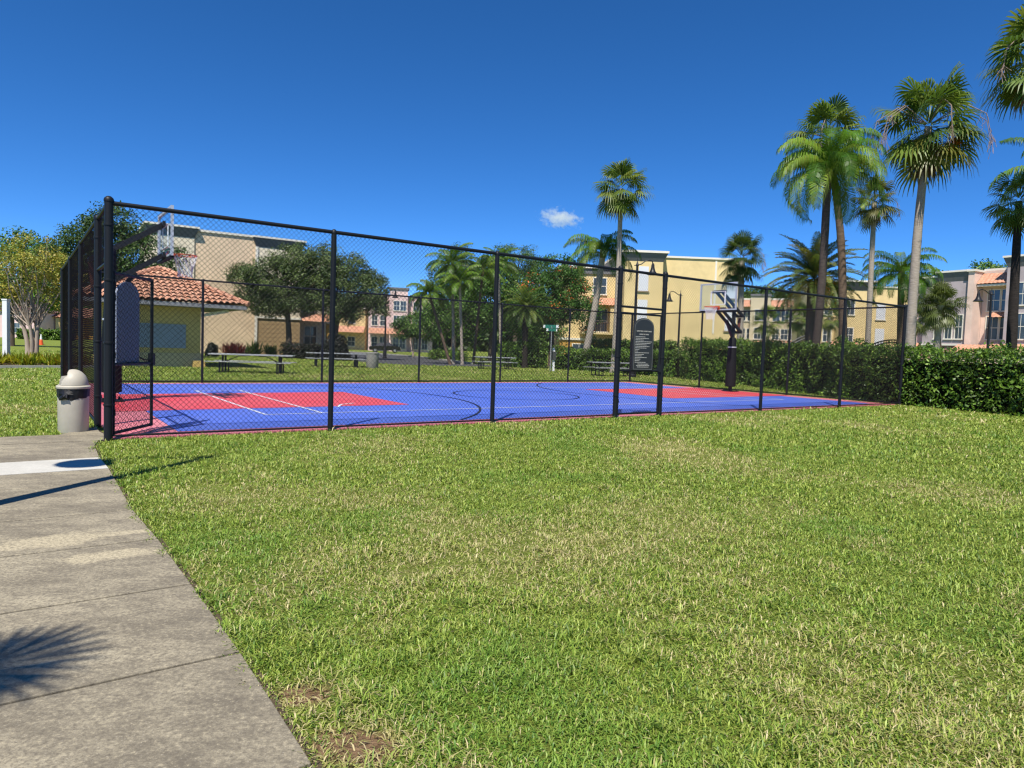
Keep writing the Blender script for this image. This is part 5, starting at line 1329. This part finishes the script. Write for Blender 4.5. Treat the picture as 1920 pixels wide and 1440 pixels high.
# ---- yellow block beside them
pL, pR = foot(1612, 82), foot(1712, 82); wE = (pR - pL).length
be = Bld(pL, 0, 'yellow block with a projecting bay and white capped grey cornice behind the fence corner')
be.box('wall', (0, 0, 0), (wE, 10, 9.95), M_yellow); be.box('coping', (-.05, -.12, 9.952), (wE + .1, 10, 10.12), M_cream)
for zz in (6.2, 3.2): be.box('window_panel', (1.6, -.05, zz), (2.7, -.003, zz + 1.9), M_blank); be.box('sill', (1.5, -.12, zz - .12), (2.8, -.003, zz - .006), M_cream)
x0, x1 = -4.4, -.05
be.box('bay', (x0 + 1.4, -.9, 0), (x1, 9, 9.5), M_yellow)
q = MB(); q.add([(x0 + 1.4, -.9, 9.5), (x1, -.9, 9.5), (x1 + .9, -1.4, 10.4), (x0 + .8, -1.4, 10.4), (x0 + 1.4, 9, 9.5), (x1, 9, 9.5), (x1 + .9, 9, 10.4), (x0 + .8, 9, 10.4)], [(0, 1, 2, 3), (1, 5, 6, 2), (5, 4, 7, 6), (4, 0, 3, 7), (3, 2, 6, 7)]); q.build('cornice', M_grey, be.r); be.box('coping', (x0 + .7, -1.5, 10.402), (x1 + 1.0, 9, 10.6), M_cream)
be.box('side_wall', (x0 - .2, .6, 0), (x0 + 1.38, 9, 9.6), M_yel2)
for zz in (3.4, 6.6): be.win(x0 + .1, zz, .9, 1.6, y=.6); be.win(x0 + 2.0, zz, .9, 1.6, y=-.9)
be.slope('roof', x0 - .2, x0 + 1.36, -.1, 9.0, .58, 9.7, tile=.4); be.slope('porch_roof', x0 - .2, -.06, -2.2, 2.5, -.95, 3.3, tile=.4)
be.box('porch_pillar', (x0 + .3, -2.0, 0), (x0 + .9, -1.5, 2.45), M_ochre)

# ---- pink and grey townhouses, right
pL, pR = foot(1690, 73), foot(1960, 62); d = (pR - pL).normalized(); F_ang = math.atan2(d.y, d.x)
def xf(px):
    """distance along the facade line to the column px"""
    e = _ray(px, 652 + (px - 960) * .034); e = Vector((e.x, e.y, 0)); den = e.x * d.y - e.y * d.x
    return (e.x * -pL.y - e.y * -pL.x) / -den if False else ((pL.y * e.x - pL.x * e.y) / (d.x * e.y - d.y * e.x))
bf = Bld(pL, F_ang, 'long pink and lavender grey townhouse row with red tiled porches beyond the right hedge', 'townhouse_row', 'townhouse')
X = {p: xf(p) for p in (1690, 1728, 1757, 1770, 1786, 1812, 1824, 1882, 1920, 1960)}
def block(x0, x1, y, h, m, base=M_rose, cap=True):
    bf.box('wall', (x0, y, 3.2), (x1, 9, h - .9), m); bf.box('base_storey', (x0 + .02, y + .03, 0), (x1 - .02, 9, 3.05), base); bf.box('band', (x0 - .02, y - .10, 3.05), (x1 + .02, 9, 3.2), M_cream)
    if cap:
        q = MB(); e = .28; q.add([(x0, y, h - .9), (x1, y, h - .9), (x1 + e * .2, y - e, h), (x0 - e, y - e, h), (x0, 9, h - .9), (x1, 9, h - .9), (x1 + e * .2, 9, h), (x0 - e, 9, h)], [(0, 1, 2, 3), (1, 5, 6, 2), (5, 4, 7, 6), (4, 0, 3, 7), (3, 2, 6, 7)]); q.build('cornice', M_grey, bf.r)
        bf.box('coping', (x0 - e - .06, y - e - .06, h + .002), (x1 + .1, 9, h + .18), M_cream)
block(X[1690], X[1728] - .04, .8, 9.4, M_pink)
block(X[1728], X[1757] - .02, -.2, 9.9, M_lav)
block(X[1757], X[1812], -.5, 10.3, M_lav)
bf.box('pilaster', (X[1812] + .02, -.8, 0), (X[1824], 8, 10.25), M_peach); bf.box('coping', (X[1812] - .1, -.95, 10.252), (X[1824] + .1, 8, 10.45), M_cream)
block(X[1824] + .02, X[1882] - .02, .9, 10.2, M_peach, cap=False)
bf.box('wall', (X[1824] + .03, .92, 9.302), (X[1882] - .03, 9, 10.4), M_peach); bf.box('coping', (X[1824] + .03, .95, 10.402), (X[1882] - .03, 9, 10.6), M_cream)
bf.slope('roof', X[1824] + .05, X[1882] - .05, -.4, 9.0, .88, 10.1, tile=.36)
bf.box('soffit', (X[1824] + .05, -.35, 8.80), (X[1882] - .05, .88, 8.98), M_cream)
block(X[1882], X[1960] + 3, -.6, 11.3, M_lav)
for px, w in ((1775, .60), (1794, .60)):
    bf.win(xf(px) - .1, 3.75, w, 2.3, y=-.5); 
bf.win(X[1728] + 1.2, 3.75, 1.2, 2.3, y=-.2); bf.win(X[1728] + 1.2, 6.9, 1.2, 1.6, y=-.2)
for px, w in ((1836, 1.0), (1862, 1.9)):
    bf.win(xf(px), 3.75, w, 2.2, y=.9); bf.win(xf(px), 6.5, w, 2.0, y=.9)
bf.slope('hood_roof', xf(1848), X[1882] - .1, -.3, 5.75, .85, 6.3, tile=.36)
for px in (1900, 1925): bf.win(xf(px), 3.75, 1.2, 2.3, y=-.6); bf.win(xf(px), 6.9, 1.2, 2.0, y=-.6)
bf.slope('porch_roof', X[1812] - .5, X[1824] + 2.3, -2.6, 2.35, -.85, 3.1, tile=.36); bf.slope('porch_roof', xf(1852), X[1960], -2.8, 2.35, -.65, 3.2, tile=.36); bf.slope('porch_roof', X[1690] + .5, X[1728] - .5, -1.2, 2.3, .7, 3.3, tile=.36)
bf.box('porch_wall', (xf(1852), -2.6, 0), (X[1960], -.64, 2.3), M_peach); bf.box('porch_wall', (X[1812] - .3, -2.4, 0), (X[1824] + 2.1, -.84, 2.3), M_peach)

# ---- far pink and yellow houses down the street
pL = foot(690, 118); bg_ = Bld(pL, .15, 'pink townhouses with orange porch roofs at the end of the street', 'townhouse', 'townhouse')
bg_.box('wall', (0, 0, 0), (11, 9, 9.6), M_pink); bg_.box('bay', (3.6, -1.4, 0), (6.6, -.004, 10.6), M_pink); bg_.box('coping', (-.1, -.2, 9.602), (3.5, 9, 9.8), M_grey); bg_.box('bay_cap', (3.4, -1.6, 10.602), (6.8, 2, 10.9), M_grey); bg_.box('coping', (6.9, -.2, 9.602), (11.1, 9, 9.8), M_grey)
for a, b, y in ((.1, 3.4, 0), (3.5, 6.7, -1.4), (6.9, 10.9, 0)): bg_.slope('porch_roof', a, b, y - 1.8, 2.9, y - .05, 3.9, tile=.42)
for x, y in ((.6, 0), (2.0, 0), (4.3, -1.4), (5.4, -1.4), (7.6, 0), (9.2, 0)):
    bg_.win(x, 4.4, .9, 1.7, y=y); bg_.win(x, 7.0, .9, 1.6, y=y); bg_.win(x, .5, .9, 1.9, y=y)
pL = foot(545, 122); by = Bld(pL, .1, 'yellow house half hidden behind the live oaks', 'house', 'house')
by.box('wall', (0, 0, 0), (13, 8, 7.4), M_yellow); by.slope('porch_roof', 3, 13, -2.5, 3.0, -.05, 4.2, tile=.42); by.box('coping', (-.1, -.2, 7.402), (13.1, 8, 7.6), M_cream)
for x in (1, 4, 7, 10): by.win(x, 4.7, 1.2, 1.5); by.win(x, .7, 1.2, 1.6)
pL = foot(78, 135); by = Bld(pL, .1, 'far yellow house with columns seen left of the fence', 'house', 'house')
by.box('wall', (0, 1.5, 0), (16, 9, 4.2), M_ochre); hip_roof('roof', -.6, 16.6, -.6, 9.6, 4.2, 6.2, by.r, 4.5, tile=.6, row=.7)
for x in (0.4, 2.6, 4.4, 7, 9.6): by.box('column', (x, 0, 0), (x + .7, .6, 4.15), M_yellow)
by.box('garage_door', (-3.2, 1.6, 1.0), (-.1, 2.0, 4.0), M_white)
pL = foot(-70, 130); bp_ = Bld(pL, .05, 'far pinkish house at the left edge', 'house', 'house')
bp_.box('wall', (0, 0, 0), (14, 8, 5.0), M_pink); hip_roof('roof', -.6, 14.6, -.6, 8.6, 5.0, 6.6, bp_.r, 4.2, m=mat('roof_brown', (.16, .10, .085), .8, .2, var=.4), tile=.6, row=.7); bp_.win(3, 1.0, 1.5, 1.8); bp_.win(9, 1.0, 1.5, 1.8)
a = foot(130, 112); c_ = foot(30, 112); hedge([(a.x, a.y), (c_.x, c_.y)], 1.5, [1.7, 1.7], 'dark hedge before the far houses on the left', 88, side=-1, dens=60, leaf=(.35, .2))

# ================================================================ CLOUD
def cloud():
    Y = 1500.0; p = at(1050, 409, Y); k = Y / FPX
    rng = np.random.default_rng(4)
    m = bpy.data.materials.new('cloud_vapour'); m.use_nodes = True; t = m.node_tree; out = t.nodes['Material Output']; t.nodes.remove(t.nodes['Principled BSDF'])
    v = _n(t, 'ShaderNodeVolumePrincipled'); v.inputs['Color'].default_value = (1, 1, 1, 1); v.inputs['Anisotropy'].default_value = .3
    tc = _n(t, 'ShaderNodeTexCoord')
    nz = _n(t, 'ShaderNodeTexNoise'); nz.inputs['Scale'].default_value = 2.6; nz.inputs['Detail'].default_value = 5; nz.inputs['Roughness'].default_value = .6
    mp = _n(t, 'ShaderNodeMapping'); mp.inputs['Scale'].default_value = (1.7, 1, 1); t.links.new(tc.outputs['Object'], mp.inputs[0]); t.links.new(mp.outputs[0], nz.inputs['Vector'])
    ln = _n(t, 'ShaderNodeVectorMath', operation='LENGTH'); t.links.new(tc.outputs['Object'], ln.inputs[0])
    a = _n(t, 'ShaderNodeMath', operation='SUBTRACT'); a.inputs[0].default_value = .62; t.links.new(ln.outputs['Value'], a.inputs[1])
    b = _n(t, 'ShaderNodeMath', operation='MULTIPLY_ADD'); t.links.new(nz.outputs[0], b.inputs[0]); b.inputs[1].default_value = 2.0; b.inputs[2].default_value = -1.0
    c = _n(t, 'ShaderNodeMath', operation='ADD'); t.links.new(a.outputs[0], c.inputs[0]); t.links.new(b.outputs[0], c.inputs[1])
    r = _n(t, 'ShaderNodeMapRange'); r.inputs[1].default_value = 0.0; r.inputs[2].default_value = .35; r.inputs[4].default_value = .045; t.links.new(c.outputs[0], r.inputs[0])
    t.links.new(r.outputs[0], v.inputs['Density']); t.links.new(v.outputs[0], out.inputs['Volume'])
    bm = bmesh.new(); bmesh.ops.create_icosphere(bm, subdivisions=3, radius=1.0); me = bpy.data.meshes.new('cloud'); bm.to_mesh(me); bm.free(); me.materials.append(m)
    o = bpy.data.objects.new('cloud', me); C.objects.link(o); o.location = p; o.scale = (56 * k, 34 * k, 25 * k); o.rotation_euler = (0, R_(7), 0)
    tag(o, 'small lone white cloud left of the tallest fan palm', 'cloud')
cloud()
